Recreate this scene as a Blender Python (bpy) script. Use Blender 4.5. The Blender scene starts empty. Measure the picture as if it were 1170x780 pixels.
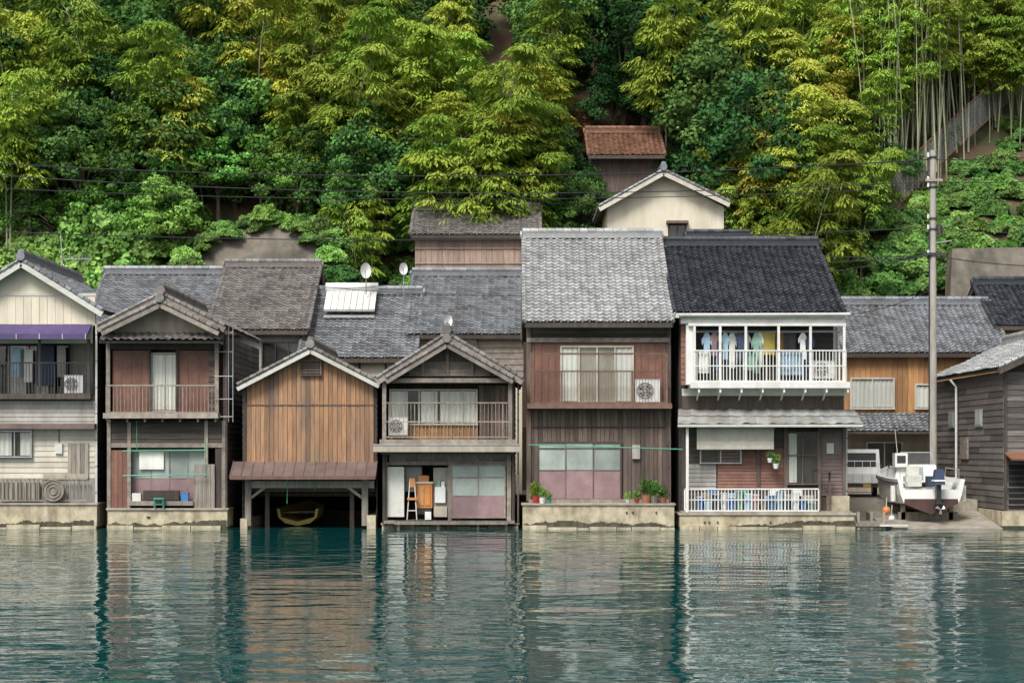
import bpy, math, random
import numpy as np
from mathutils import Vector, Matrix, noise as mn
random.seed(7); rng=np.random.default_rng(7)
scene=bpy.context.scene
def X(px,d=0): return (px-585)/30*(d+70)/70
def Z(py,d=0): return 3+(513-py)/30*(d+70)/70
def link(o): scene.collection.objects.link(o); return o
# ------------------------------------------------------------ materials
MATS={}
def M(name,c1,c2=None,sc=(3,3,3),rough=.8,tone=.2,bump=0.0,stain=.25,stsc=(.8,.8,.5),metal=0,stc=None):
    m=bpy.data.materials.new(name); m.use_nodes=True; nt=m.node_tree; N=nt.nodes; L=nt.links
    b=N['Principled BSDF']; b.inputs['Roughness'].default_value=rough; b.inputs['Metallic'].default_value=metal
    tc=N.new('ShaderNodeTexCoord')
    mp=N.new('ShaderNodeMapping'); mp.inputs['Scale'].default_value=sc; L.new(tc.outputs['Object'],mp.inputs[0])
    n1=N.new('ShaderNodeTexNoise'); n1.inputs['Scale'].default_value=1; n1.inputs['Detail'].default_value=6; n1.inputs['Roughness'].default_value=.65
    L.new(mp.outputs[0],n1.inputs['Vector'])
    r1=N.new('ShaderNodeMapRange'); r1.inputs[1].default_value=.35; r1.inputs[2].default_value=.65; L.new(n1.outputs[0],r1.inputs[0])
    mx=N.new('ShaderNodeMixRGB'); mx.inputs[1].default_value=(*c1,1); mx.inputs[2].default_value=(*(c2 or [v*.7 for v in c1]),1); L.new(r1.outputs[0],mx.inputs[0])
    mp2=N.new('ShaderNodeMapping'); mp2.inputs['Scale'].default_value=stsc; L.new(tc.outputs['Object'],mp2.inputs[0])
    n2=N.new('ShaderNodeTexNoise'); n2.inputs['Scale'].default_value=1; n2.inputs['Detail'].default_value=6; n2.inputs['Roughness'].default_value=.6; L.new(mp2.outputs[0],n2.inputs['Vector'])
    r2=N.new('ShaderNodeMapRange'); r2.inputs[1].default_value=.42; r2.inputs[2].default_value=.68; r2.inputs[4].default_value=stain; L.new(n2.outputs[0],r2.inputs[0])
    m2=N.new('ShaderNodeMixRGB'); m2.inputs[2].default_value=(*(stc or [v*.25 for v in c1]),1); L.new(mx.outputs[0],m2.inputs[1]); L.new(r2.outputs[0],m2.inputs[0])
    at=N.new('ShaderNodeAttribute'); at.attribute_name='tone'
    r3=N.new('ShaderNodeMapRange'); r3.inputs[3].default_value=1-tone; r3.inputs[4].default_value=1+tone; L.new(at.outputs['Fac'],r3.inputs[0])
    m3=N.new('ShaderNodeVectorMath'); m3.operation='SCALE'; L.new(m2.outputs[0],m3.inputs[0]); L.new(r3.outputs[0],m3.inputs['Scale'])
    L.new(m3.outputs[0],b.inputs['Base Color'])
    if bump:
        bp=N.new('ShaderNodeBump'); bp.inputs['Distance'].default_value=bump; bp.inputs['Strength'].default_value=.8
        L.new(n1.outputs[0],bp.inputs['Height']); L.new(bp.outputs[0],b.inputs['Normal'])
    MATS[name]=m; return m
V=(14,14,1.1); Hh=(1.1,14,14)
M('tile_gray',(.26,.275,.29),(.165,.175,.19),(9,9,9),.42,.36,.01,.5,stc=(.11,.1,.09))
M('tile_silver',(.43,.435,.43),(.31,.315,.315),(9,9,9),.45,.26,.01,.4,stc=(.19,.18,.16))
M('tile_black',(.065,.072,.082),(.038,.043,.052),(9,9,9),.3,.5,.005,.2)
M('tile_rust',(.34,.17,.1),(.18,.1,.065),(6,6,6),.8,.4,.01,.4)
M('tile_brown',(.25,.23,.21),(.16,.145,.135),(6,6,6),.6,.35,.01,.45)
M('wood_dark',(.11,.086,.07),(.055,.043,.036),V,.85,.4,.01,.4)
M('wood_darkh',(.125,.1,.084),(.055,.045,.039),Hh,.85,.4,.01,.4)
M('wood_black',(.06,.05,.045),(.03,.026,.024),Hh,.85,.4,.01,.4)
M('wood_side',(.17,.15,.135),(.075,.064,.057),Hh,.85,.5,.01,.5,(.6,.6,1.2),stc=(.05,.045,.042))
M('wood_brown',(.18,.13,.1),(.09,.066,.054),V,.85,.42,.01,.55,(1.2,1.2,.3),stc=(.07,.06,.052))
M('wood_orange',(.43,.235,.12),(.26,.145,.082),V,.8,.3,.01,.8,(1.6,1.6,.3),stc=(.14,.11,.088))
M('wood_gold',(.5,.26,.1),(.32,.165,.07),V,.7,.26,.01,.45,stc=(.13,.075,.045))
M('wood_grey',(.34,.3,.25),(.19,.165,.135),V,.85,.3,.01,.4)
M('wood_trim',(.36,.31,.255),(.21,.175,.145),(5,5,5),.8,.22,.005,.5)
M('wood_pink',(.42,.3,.24),(.3,.21,.165),V,.85,.18,.01,.35)
M('panel_red',(.28,.13,.09),(.19,.088,.062),(3,3,3),.6,.18,0,.45,(1.5,1.5,.5))
M('rail_brown',(.2,.115,.085),(.13,.075,.055),(4,4,4),.5,.2)
M('mauve',(.34,.22,.225),(.26,.165,.17),(2,2,2),.5,.15,0,.4)
M('cream',(.74,.68,.53),(.65,.59,.46),(2,2,.6),.85,.05,0,.35,(1.5,1.5,.3),stc=(.36,.31,.24))
M('cream_band',(.62,.58,.48),(.52,.48,.39),(4,4,4),.7,.12,0,.4,(2,2,.35),stc=(.3,.26,.2))
M('beige',(.46,.41,.33),(.37,.33,.26),(4,4,2),.8,.1,0,.45,(2,2,.4),stc=(.2,.165,.13))
M('greywall',(.42,.4,.36),(.31,.3,.27),(4,4,2),.7,.1,0,.5,(2,2,.4),stc=(.18,.155,.125))
M('white_metal',(.8,.8,.76),(.7,.7,.66),(4,4,4),.4,.06,0,.32,(2,2,.6),stc=(.4,.34,.26))
M('white_plastic',(.8,.8,.77),(.72,.72,.69),(4,4,4),.35,.05,0,.15,stc=(.4,.38,.33))
M('off_white',(.64,.64,.58),(.54,.54,.48),(4,4,4),.6,.08,0,.32,stc=(.3,.26,.2))
M('brown_metal',(.19,.13,.115),(.13,.095,.085),(2,2,2),.45,.15,0,.4)
M('grey_metal',(.36,.37,.35),(.27,.28,.27),(3,3,3),.4,.15,0,.5,stc=(.2,.14,.1))
M('alu',(.5,.5,.49),(.4,.4,.4),(3,3,3),.35,.1,0,.15,metal=.5)
M('steel_dark',(.05,.05,.055),(.03,.03,.033),(3,3,3),.4,.2)
M('rust',(.24,.1,.05),(.15,.075,.045),(6,6,6),.8,.2)
M('purple',(.09,.06,.17),(.065,.045,.125),(3,3,3),.6,.1)
M('concrete',(.42,.38,.31),(.3,.27,.22),(3,3,3),.9,.12,.02,.6,(1.6,1.6,.7),stc=(.17,.14,.1))
M('concrete_old',(.2,.175,.14),(.12,.105,.08),(1.2,1.2,.4),.9,.1,.04,.85,(.8,.8,.12),stc=(.045,.043,.032))
M('concrete_base',(.6,.53,.38),(.41,.35,.24),(2.5,2.5,2.5),.9,.12,.03,.75,(2.6,2.6,1.4),stc=(.17,.13,.08))
M('wet',(.09,.08,.05),(.05,.05,.032),(6,6,6),.45,.3)
M('pole',(.46,.43,.38),(.34,.31,.27),(6,6,1.2),.85,.05,0,.35)
M('asphalt',(.055,.055,.055),(.04,.04,.04),(9,9,9),.9,.1,.01)
M('void',(.012,.011,.01),(.008,.008,.008),(1,1,1),.9,0)  # near-black paint standing in for unlit depth behind openings
M('interior',(.075,.07,.06),(.035,.032,.03),(1,1,1),.9,.3)  # dark paint standing in for the gloom of rooms
M('frost',(.4,.45,.41),(.28,.33,.3),(1.3,1.3,1),.2,.25,0,.35)
M('curtain',(.84,.82,.76),(.7,.69,.62),(8,8,.5),.8,.12,0,.05)
M('teal',(.05,.35,.28),None,rough=.5); M('blue',(.06,.2,.5),None,rough=.6); M('red',(.45,.05,.04),None,rough=.5)
M('orange',(.65,.25,.07),None,(2,2,2),.5,.1); M('yellow',(.5,.4,.08),None,(2,2,2),.5,.1)
M('navy',(.035,.055,.11),None,rough=.6); M('pinkc',(.6,.35,.35),None); M('lightblue',(.38,.55,.68),None); M('terracotta',(.38,.16,.09),None); M('mint',(.3,.5,.4),None)
M('hull_white',(.82,.82,.79),(.76,.76,.73),(1,1,1),.25,.02,0,.2,stc=(.45,.41,.33))
M('hull_dark',(.06,.035,.03),(.1,.05,.035),(3,3,3),.7,.1)
M('rubber',(.02,.02,.02),None,rough=.8); M('taillight',(.4,.02,.02),None,rough=.2)
M('rope_green',(.08,.45,.25),None,rough=.6)
M('bark',(.13,.1,.07),(.07,.055,.04),(8,8,1.5),.9,.2,.02)
M('culm',(.4,.38,.27),(.24,.27,.13),(2,2,.6),.6,.3,0,.3)
M('deadwood',(.34,.27,.21),(.22,.18,.14),(4,4,1),.9,.2)
m=bpy.data.materials.new('glass'); m.use_nodes=True; nt=m.node_tree; N=nt.nodes; L=nt.links; N.clear()
o=N.new('ShaderNodeOutputMaterial'); mx=N.new('ShaderNodeMixShader'); t=N.new('ShaderNodeBsdfTransparent'); t.inputs[0].default_value=(.93,.95,.94,1)
g=N.new('ShaderNodeBsdfGlossy'); g.inputs['Roughness'].default_value=.04; lw=N.new('ShaderNodeLayerWeight'); lw.inputs[0].default_value=.3
mr=N.new('ShaderNodeMapRange'); mr.inputs[3].default_value=.09; mr.inputs[4].default_value=.7; L.new(lw.outputs['Facing'],mr.inputs[0])
L.new(mr.outputs[0],mx.inputs[0]); L.new(t.outputs[0],mx.inputs[1]); L.new(g.outputs[0],mx.inputs[2]); L.new(mx.outputs[0],o.inputs[0]); MATS['glass']=m
def LM(name,c1,c2,c3,tl=.25,vr=(.6,1.4)):
    m=bpy.data.materials.new(name); m.use_nodes=True; nt=m.node_tree; N=nt.nodes; L=nt.links; N.clear()
    o=N.new('ShaderNodeOutputMaterial'); at=N.new('ShaderNodeAttribute'); at.attribute_name='tone'
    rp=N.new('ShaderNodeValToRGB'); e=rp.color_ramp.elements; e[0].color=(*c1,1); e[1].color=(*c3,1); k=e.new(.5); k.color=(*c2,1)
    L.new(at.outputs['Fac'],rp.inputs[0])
    oi=N.new('ShaderNodeObjectInfo'); hs=N.new('ShaderNodeHueSaturation')
    a=N.new('ShaderNodeMapRange'); a.inputs[3].default_value=.475; a.inputs[4].default_value=.515; L.new(oi.outputs['Random'],a.inputs[0]); L.new(a.outputs[0],hs.inputs['Hue'])
    ml=N.new('ShaderNodeMath'); ml.operation='MULTIPLY'; ml.inputs[1].default_value=7.31; L.new(oi.outputs['Random'],ml.inputs[0])
    f=N.new('ShaderNodeMath'); f.operation='FRACT'; L.new(ml.outputs[0],f.inputs[0])
    b=N.new('ShaderNodeMapRange'); b.inputs[3].default_value=vr[0]; b.inputs[4].default_value=vr[1]; L.new(f.outputs[0],b.inputs[0]); L.new(b.outputs[0],hs.inputs['Value'])
    L.new(rp.outputs[0],hs.inputs['Color'])
    p=N.new('ShaderNodeBsdfDiffuse')
    L.new(hs.outputs[0],p.inputs['Color'])
    if tl:
        tr=N.new('ShaderNodeBsdfTranslucent'); ms=N.new('ShaderNodeMixShader'); ms.inputs[0].default_value=tl
        L.new(hs.outputs[0],tr.inputs[0]); L.new(p.outputs[0],ms.inputs[1]); L.new(tr.outputs[0],ms.inputs[2]); L.new(ms.outputs[0],o.inputs[0])
    else: L.new(p.outputs[0],o.inputs[0])
    MATS[name]=m
LM('leaf_bamboo',(.1,.19,.03),(.25,.37,.055),(.45,.56,.12),.25,(.7,1.4))
LM('leaf_yellow',(.21,.25,.035),(.42,.46,.07),(.6,.6,.14),.25,(.8,1.3))
LM('leaf_broad',(.04,.1,.03),(.085,.19,.05),(.18,.32,.09),.1)
LM('leaf_kudzu',(.075,.18,.035),(.16,.34,.07),(.29,.48,.15),.12)
LM('leaf_dark',(.018,.05,.018),(.038,.095,.03),(.08,.165,.05),0)
LM('leaf_red',(.12,.07,.04),(.2,.11,.06),(.25,.18,.08),.1)
# ------------------------------------------------------------ builder
class Obj:
    def __init__(s,name): s.name=name; s.p={}
    def add(s,part,mat,verts,faces,r=None):
        k=(part,mat); d=s.p.setdefault(k,[[],[],[],0])
        verts=np.asarray(verts,dtype=float).reshape(-1,3); n=d[3]
        d[0].append(verts); d[3]+=len(verts)
        for f in faces: d[1].append([i+n for i in f])
        if r is None: r=[random.random()]*len(faces)
        elif not hasattr(r,'__len__'): r=[r]*len(faces)
        d[2].extend(r)
    def hexa(s,part,mat,v,r=None):
        s.add(part,mat,v,[(0,1,2,3),(7,6,5,4),(0,4,5,1),(1,5,6,2),(2,6,7,3),(3,7,4,0)],r)
    def box(s,part,mat,x0,x1,y0,y1,z0,z1,r=None):
        if x0>x1:x0,x1=x1,x0
        if y0>y1:y0,y1=y1,y0
        if z0>z1:z0,z1=z1,z0
        s.hexa(part,mat,[(x0,y0,z0),(x0,y1,z0),(x1,y1,z0),(x1,y0,z0),(x0,y0,z1),(x0,y1,z1),(x1,y1,z1),(x1,y0,z1)],r)
    def f(s,part,mat,a,b,t,u,y0,y1,D=0,r=None):
        s.box(part,mat,X(a,D),X(b,D),y0,y1,Z(u,D),Z(t,D),r)
    def beam(s,part,mat,p,q,w,h,r=None):
        p=Vector(p);q=Vector(q);d=(q-p).normalized()
        sd=d.cross(Vector((0,0,1)));
        if sd.length<.01: sd=Vector((1,0,0))
        sd.normalize(); up=sd.cross(d)
        v=[]
        for c in (p,q):
            for a,b in ((-1,-1),(1,-1),(1,1),(-1,1)): v.append(c+sd*a*w/2+up*b*h/2)
        s.hexa(part,mat,v,r)
    def tube(s,part,mat,pts,r,n=8,cap=True,rv=None):
        pts=[Vector(p) for p in pts]; rs=r if hasattr(r,'__len__') else [r]*len(pts)
        v=[];f=[]
        for i,p in enumerate(pts):
            d=(pts[min(i+1,len(pts)-1)]-pts[max(i-1,0)]).normalized()
            a=d.cross(Vector((0,0,1)) if abs(d.z)<.9 else Vector((1,0,0))).normalized(); b=d.cross(a)
            for k in range(n):
                t=2*math.pi*k/n; v.append(p+(a*math.cos(t)+b*math.sin(t))*rs[i])
        for i in range(len(pts)-1):
            for k in range(n): f.append((i*n+k,i*n+(k+1)%n,(i+1)*n+(k+1)%n,(i+1)*n+k))
        if cap: f.append(tuple(range(n))[::-1]); f.append(tuple((len(pts)-1)*n+k for k in range(n)))
        s.add(part,mat,v,f,rv)
    def slab(s,part,mat,A,B,C,D,t,off=0):
        A,B,C,D=map(Vector,(A,B,C,D)); n=(B-A).cross(D-A).normalized()
        if n.z<0:n=-n
        a=n*off; b=n*(off-t)
        s.hexa(part,mat,[A+b,B+b,C+b,D+b,A+a,B+a,C+a,D+a])
    def tiles(s,part,mat,A,B,C,D,tw=.27,th=.25,amp=.05):
        A,B,C,D=[np.array(v,float) for v in (A,B,C,D)]
        n=np.cross(B-A,D-A); n/=np.linalg.norm(n)
        if n[2]<0:n=-n
        nc=max(1,round(np.linalg.norm(B-A)/tw)); nr=max(1,round(np.linalg.norm(D-A)/th)); K=6
        prof=np.array([.75,1.0,.55,.05,-.12,.1])*amp
        U=np.linspace(0,1,nc*K+1); pr=np.array([prof[i%K] for i in range(nc*K+1)])
        Vv=[];Hs=[]
        for j in range(nr): Vv+= [j/nr-.012/nr,(j+1)/nr]; Hs+=[.06,.012]
        Vv=np.array(Vv);Hs=np.array(Hs)
        u=U[None,:,None];v=Vv[:,None,None]
        P=(A*(1-u)+B*u)*(1-v)+(D*(1-u)+C*u)*v
        jit=rng.normal(0,.004,(nr,nc+1)).repeat(2,0)[:, np.arange(nc*K+1)//K]
        wob=np.array([[mn.noise(Vector((a*3.1,b*2.3,A[0]))) for a in np.linspace(0,4,nc*K+1)[::K]] for b in np.linspace(0,3,2*nr)])*.035
        wob=wob[:, np.minimum(np.arange(nc*K+1)//K, wob.shape[1]-1)]
        P=P+n*(pr[None,:,None]+Hs[:,None,None]+jit[:,:,None]+wob[:,:,None])
        W=nc*K+1; F=[];R=[]
        tr=rng.random((nr,nc))
        for j in range(2*nr-1):
            for i in range(nc*K):
                F.append((j*W+i,j*W+i+1,(j+1)*W+i+1,(j+1)*W+i)); R.append(tr[j//2,i//K] if j%2==0 else tr[min(nr-1,(j+1)//2),i//K]*.4)
        s.add(part,mat,P.reshape(-1,3),F,R)
    def planks(s,part,mat,a,b,top,bot,y,w=.17,D=0,th=.03):
        x0,x1=X(a,D),X(b,D); n=max(1,round((x1-x0)/w)); w=(x1-x0)/n
        for i in range(n):
            l=x0+i*w+.007; r=x0+(i+1)*w-.007; j=random.uniform(-.01,.01)
            pl=585+l*30*70/(70+D); pr=585+r*30*70/(70+D)
            zl=Z(top(pl) if callable(top) else top,D); zr=Z(top(pr) if callable(top) else top,D); zb=Z(bot,D)
            y0=y-th+j; y1=y+j
            s.hexa(part,mat,[(l,y0,zb),(l,y1,zb),(r,y1,zb),(r,y0,zb),(l,y0,zl),(l,y1,zl),(r,y1,zr),(r,y0,zr)])
    def hplanks(s,part,mat,a,b,t,u,y,h=.2,D=0,th=.03):
        z0,z1=Z(u,D),Z(t,D); n=max(1,round((z1-z0)/h)); h=(z1-z0)/n; l=X(a,D); r=X(b,D)
        for i in range(n):
            zb=z0+i*h; zt=zb+h; j=random.uniform(-.004,.004)
            s.hexa(part,mat,[(l,y-th-.015+j,zb),(l,y,zb),(r,y,zb),(r,y-th-.015+j,zb),(l,y-th+.01,zt),(l,y,zt),(r,y,zt),(r,y-th+.01,zt)])
    def sideplanks(s,part,mat,x,sg,y0,y1,z0,z1,h=.22):
        n=max(1,round((z1-z0)/h)); h=(z1-z0)/n
        for i in range(n):
            zb=z0+i*h; zt=zb+h; o=.045*sg; q=.02*sg
            yy=y0
            while yy<y1-.01:
                ye=min(y1,yy+random.uniform(1.8,3.6))
                s.hexa(part,mat,[(x,yy,zb),(x,ye-.005,zb),(x+o,ye-.005,zb),(x+o,yy,zb),(x,yy,zt),(x,ye-.005,zt),(x+q,ye-.005,zt),(x+q,yy,zt)])
                yy=ye
    def rail(s,part,mat,a,b,t,u,y,n,w=.03,D=0,mid=None):
        x0,x1=X(a,D),X(b,D); zt,zb=Z(t,D),Z(u,D)
        s.box(part,mat,x0,x1,y-.035,y+.035,zt-.05,zt); s.box(part,mat,x0,x1,y-.025,y+.025,zb,zb+.05)
        if mid: s.box(part,mat,x0,x1,y-.02,y+.02,Z(mid,D)-.02,Z(mid,D)+.02)
        for i in range(n+1):
            x=x0+(x1-x0)*i/n; ww=w*1.8 if i%max(1,n//4)==0 else w
            s.box(part,mat,x-ww/2,x+ww/2,y-.014,y+.014,zb+.05,zt-.05)
    def curtain(s,part,mat,a,b,t,u,y,D=0):
        x0,x1=X(a,D),X(b,D); n=max(4,int((x1-x0)/.04)); v=[];f=[]
        for i in range(n+1):
            x=x0+(x1-x0)*i/n; yy=y+.018*math.sin(i*1.3+random.random()*.6)
            v+=[(x,yy,Z(u,D)),(x,yy,Z(t,D))]
        for i in range(n): f.append((2*i,2*i+2,2*i+3,2*i+1))
        s.add(part,mat,v,f,random.random())
    def window(s,a,b,t,u,y,fm,n=2,rows=(),cur=(),panel=None,pm='mauve',D=0,fw=.05,back='interior',gm='glass'):
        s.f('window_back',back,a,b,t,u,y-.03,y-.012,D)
        gb=panel or u
        for (c0,c1) in cur: s.curtain('curtain','curtain',c0,c1,t+1,gb-1,y-.065,D)
        ww=(b-a)/n
        for i in range(n):
            st=.012*(i%2)
            if gm=='glass': s.add('window_pane',gm,[(X(a+i*ww,D),y-.1-st,Z(gb,D)),(X(a+(i+1)*ww,D),y-.1-st+random.uniform(-.004,.004),Z(gb,D)),(X(a+(i+1)*ww,D),y-.1-st,Z(t,D)),(X(a+i*ww,D),y-.1-st,Z(t,D))],[(0,1,2,3)])
            else: s.f('window_pane',gm,a+i*ww,a+(i+1)*ww,t,gb,y-.105-st,y-.1-st,D)
            if panel: s.f('window_panel',pm,a+i*ww+.6,a+(i+1)*ww-.6,panel,u,y-.12-st,y-.09-st,D)
        e=fw*15
        s.f('window_frame',fm,a-e,b+e,t-e*2,t,y-.15,y-.012,D); s.f('window_frame',fm,a-e*1.5,b+e*1.5,u,u+e*2,y-.17,y-.012,D)
        s.f('window_frame',fm,a-e,a+e,t,u,y-.145,y-.013,D); s.f('window_frame',fm,b-e,b+e,t,u,y-.145,y-.013,D)
        for i in range(1,n): s.f('window_frame',fm,a+i*ww-e*.8,a+i*ww+e*.8,t,u,y-.14,y-.05,D)
        for r in list(rows)+([panel] if panel else []): s.f('window_frame',fm,a,b,r-e*.7,r+e*.7,y-.136,y-.055,D)
    def finish(s,smooth=()):
        allv=np.concatenate([v for d in s.p.values() for v in d[0]])
        c=(allv.min(0)+allv.max(0))/2; c[2]=allv[:,2].min()
        e=link(bpy.data.objects.new(s.name,None)); e.location=c; e.empty_display_size=.5
        for (part,mat),d in s.p.items():
            v=np.concatenate(d[0])-c
            me=bpy.data.meshes.new(part); me.from_pydata(v.tolist(),[],d[1])
            at=me.attributes.new('tone','FLOAT','FACE'); at.data.foreach_set('value',np.array(d[2],dtype=np.float32))
            me.materials.append(MATS[mat])
            if part in smooth: me.shade_smooth()
            ob=link(bpy.data.objects.new(part,me)); ob.parent=e
        return e
def gable_top(l,pk,r,ze,zp,off=0):
    return lambda p: (zp+(ze-zp)*abs(pk-p)/(pk-l if p<pk else r-pk))+off
def ridge_caps(o,mat,P,Q,r=.13,h=.3):
    P=Vector(P);Q=Vector(Q)
    L_=(Q-P).length; d=(Q-P)/L_
    for k in range(3):
        w=.3-k*.05; z=.02+k*h/3
        o.beam('ridge',mat,P+Vector((0,0,z+h/6)),Q+Vector((0,0,z+h/6)),w if k%2==0 else w-.05,h/3-.012,.5-.2*k)
    n=max(2,int(L_/.32))
    for i in range(n):
        a=P+d*(L_*i/n)+Vector((0,0,h+.02)); b=P+d*(L_*(i+1)/n-.02)+Vector((0,0,h+.02))
        o.tube('ridge',mat,[a,b],[r,r*.92],8)
    for p,sg in ((P,-1),(Q,1)):
        o.tube('ridge',mat,[p+d*sg*.02+Vector((0,0,h*.5)),p+d*sg*.1+Vector((0,0,h*.5))],.17,10)
def gable_front(o,l,pk,r,pe,pp,y0,y1,tm,fm='wood_trim',D=0,tw=.27,barge=.22,amp=.05):
    zl,zp=Z(pe[0],D),Z(pp,D); zr=Z(pe[1],D); xl,xp,xr=X(l,D),X(pk,D),X(r,D)
    o.tiles('roof',tm,(xr,y0,zr),(xr,y1,zr),(xp,y1,zp),(xp,y0,zp),tw,amp=amp)
    o.tiles('roof',tm,(xl,y1,zl),(xl,y0,zl),(xp,y0,zp),(xp,y1,zp),tw,amp=amp)
    o.slab('roof_deck','wood_dark',(xr,y0+.02,zr),(xr,y1-.02,zr),(xp,y1-.02,zp),(xp,y0+.02,zp),.1,-.01)
    o.slab('roof_deck','wood_dark',(xl,y0+.02,zl),(xl,y1-.02,zl),(xp,y1-.02,zp),(xp,y0+.02,zp),.1,-.01)
    for x,z in ((xl,zl),(xr,zr)):
        o.beam('bargeboard',fm,(x,y0,z-.13),(xp,y0,zp-.13),.05,barge)
        n=int(math.hypot(xp-x,zp-z)/.26)
        for i in range(n):
            a=Vector((x,y0,z+.05)).lerp(Vector((xp,y0,zp+.05)),i/n); b=Vector((x,y0,z+.05)).lerp(Vector((xp,y0,zp+.05)),(i+1)/n-.008)
            o.tube('verge_tiles',tm,[a,b],[.085,.07],7)
    ridge_caps(o,tm,(xp,y0-.02,zp),(xp,y1,zp))
def side_gable(o,a,b,pe,pr,dE,dR,tm,wm,zb=1.0,tw=.27,ov=.5,fascia='wood_dark',inset=.25,amp=.05,walls=True):
    x0,x1=X(a,dE),X(b,dE); ze,zr=Z(pe,dE),Z(pr,dR); yb=2*dR-dE
    o.tiles('roof',tm,(x0,dE,ze),(x1,dE,ze),(x1,dR,zr),(x0,dR,zr),tw,amp=amp)
    o.tiles('roof',tm,(x1,yb,ze),(x0,yb,ze),(x0,dR,zr),(x1,dR,zr),tw*1.5,amp=amp)
    o.slab('roof_deck','wood_dark',(x0+.02,dE+.02,ze),(x1-.02,dE+.02,ze),(x1-.02,dR,zr),(x0+.02,dR,zr),.1,-.01)
    o.slab('roof_deck','wood_dark',(x0+.02,yb-.02,ze),(x1-.02,yb-.02,ze),(x1-.02,dR,zr),(x0+.02,dR,zr),.1,-.01)
    o.box('fascia',fascia,x0+.03,x1-.03,dE-.0,dE+.04,ze-.2,ze-.02)
    n=max(1,round((x1-x0)/tw))
    for i in range(n):
        x=x0+(x1-x0)*(i+.2)/n; o.tube('eave_tile_ends',tm,[(x,dE-.03,ze+.06),(x,dE+.05,ze+.07)],.055,8)
    for i in range(0,n,3):
        x=x0+(x1-x0)*(i+.2)/n; t=.12; yy=dE+(dR-dE)*t; zz=ze+(zr-ze)*t
        o.box('snow_guard',tm,x-.05,x+.05,yy,yy+.04,zz+.08,zz+.2)
    for x in (x0,x1):
        for yy in (dE,yb):
            o.beam('bargeboard',fascia,(x,yy,ze-.12),(x,dR,zr-.12),.05,.2)
            n=int(math.hypot(dR-dE,zr-ze)/.26)
            for i in range(n):
                p=Vector((x,yy,ze+.05)).lerp(Vector((x,dR,zr+.05)),i/n); q=Vector((x,yy,ze+.05)).lerp(Vector((x,dR,zr+.05)),(i+1)/n-.008)
                o.tube('verge_tiles',tm,[p,q],[.09,.075],7)
    ridge_caps(o,tm,(x0-.03,dR,zr),(x1+.03,dR,zr))
    if walls:
        wy0=dE+ov; wy1=yb-ov; k=(zr-ze)/(dR-dE); zt=ze+k*ov-.13; zp=zr-.15
        xa,xb=x0+inset,x1-inset
        v=[]
        for x in (xa,xb): v+=[(x,wy0,zb),(x,wy1,zb),(x,wy1,zt),(x,dR,zp),(x,wy0,zt)]
        o.add('walls',wm,v,[(0,1,2,3,4),(9,8,7,6,5),(0,4,9,5),(1,6,7,2)],.5)
def wallbox(o,mat,a,b,t,u,y0,y1,D=0,part='walls'): o.f(part,mat,a,b,t,u,y0,y1,D,r=.5)
def base(o,a,b,t,y0=-.35,y1=1.2):
    o.f('stone_base','concrete_base',a,b,t,612,y0,y1,r=.5)
    o.f('base_cap','concrete',a-1.5,b+1.5,t-2,t,y0-.06,y1-.01,r=.9)
    o.f('waterline','wet',a-.3,b+.3,600.8,613,y0-.02,y1-.02)
    x=X(a)+.02; h=.15
    while x<X(b)-.12:
        w=random.uniform(.05,.14); h=min(.32,max(.1,h+random.uniform(-.05,.05))); o.box('tide_stain','wet',x,x+w,y0-.03-random.random()*.008,y0-.005,-.3,h); x+=w
    x=X(a)
    while x<X(b)-.3:
        w=random.uniform(.4,1.3); o.box('foot_stones','concrete_base',x,min(x+w-.03,X(b)),y0-.1-random.random()*.14,y0-.0,-.3,random.uniform(.03,.16)); x+=w
    for i in range(int((X(b)-X(a))/1.6)):
        x=X(a)+random.uniform(.3,X(b)-X(a)-.3); o.box('drain_pipe','steel_dark',x,x+.06,y0-.05,y0,Z(t)-.3,Z(t)-.24)
def ac(px,py,w,h,y,D=0):
    o=Obj('air_conditioner_unit'); x,z=X(px,D),Z(py,D); W=w/60*(70+D)/70;Hq=h/60*(70+D)/70
    o.box('case','white_plastic',x-W,x+W,y,y+.3,z-Hq,z+Hq); o.box('case_lid','off_white',x-W-.012,x+W+.012,y-.012,y+.31,z+Hq,z+Hq+.02)
    cx=x-W*.2; R=min(W*.72,Hq*.82)
    o.tube('fan_shroud','greywall',[(cx,y-.002,z),(cx,y-.008,z)],R,20)
    for i in range(4):
        a=i*math.pi/2+.4
        o.hexa('fan_blade','steel_dark',[(cx,y-.01,z),(cx+R*.85*math.cos(a),y-.01,z+R*.85*math.sin(a)),(cx+R*.85*math.cos(a+.8),y-.01,z+R*.85*math.sin(a+.8)),(cx+R*.3*math.cos(a+1.2),y-.01,z+R*.3*math.sin(a+1.2)),
          (cx,y-.014,z),(cx+R*.85*math.cos(a),y-.014,z+R*.85*math.sin(a)),(cx+R*.85*math.cos(a+.8),y-.014,z+R*.85*math.sin(a+.8)),(cx+R*.3*math.cos(a+1.2),y-.014,z+R*.3*math.sin(a+1.2))],0)
    for rr in (1,.7,.4):
        o.tube('grille','white_plastic',[(cx+R*rr*math.cos(t),y-.03,z+R*rr*math.sin(t)) for t in np.linspace(0,2*math.pi,21)],.008,4,False)
    for i in range(4):
        a=i*math.pi/4; o.tube('grille','white_plastic',[(cx-R*math.cos(a),y-.03,z-R*math.sin(a)),(cx+R*math.cos(a),y-.03,z+R*math.sin(a))],.006,4)
    o.box('feet','steel_dark',x-W*.8,x-W*.6,y,y+.28,z-Hq-.06,z-Hq); o.box('feet','steel_dark',x+W*.6,x+W*.8,y,y+.28,z-Hq-.06,z-Hq)
    o.finish()
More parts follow.
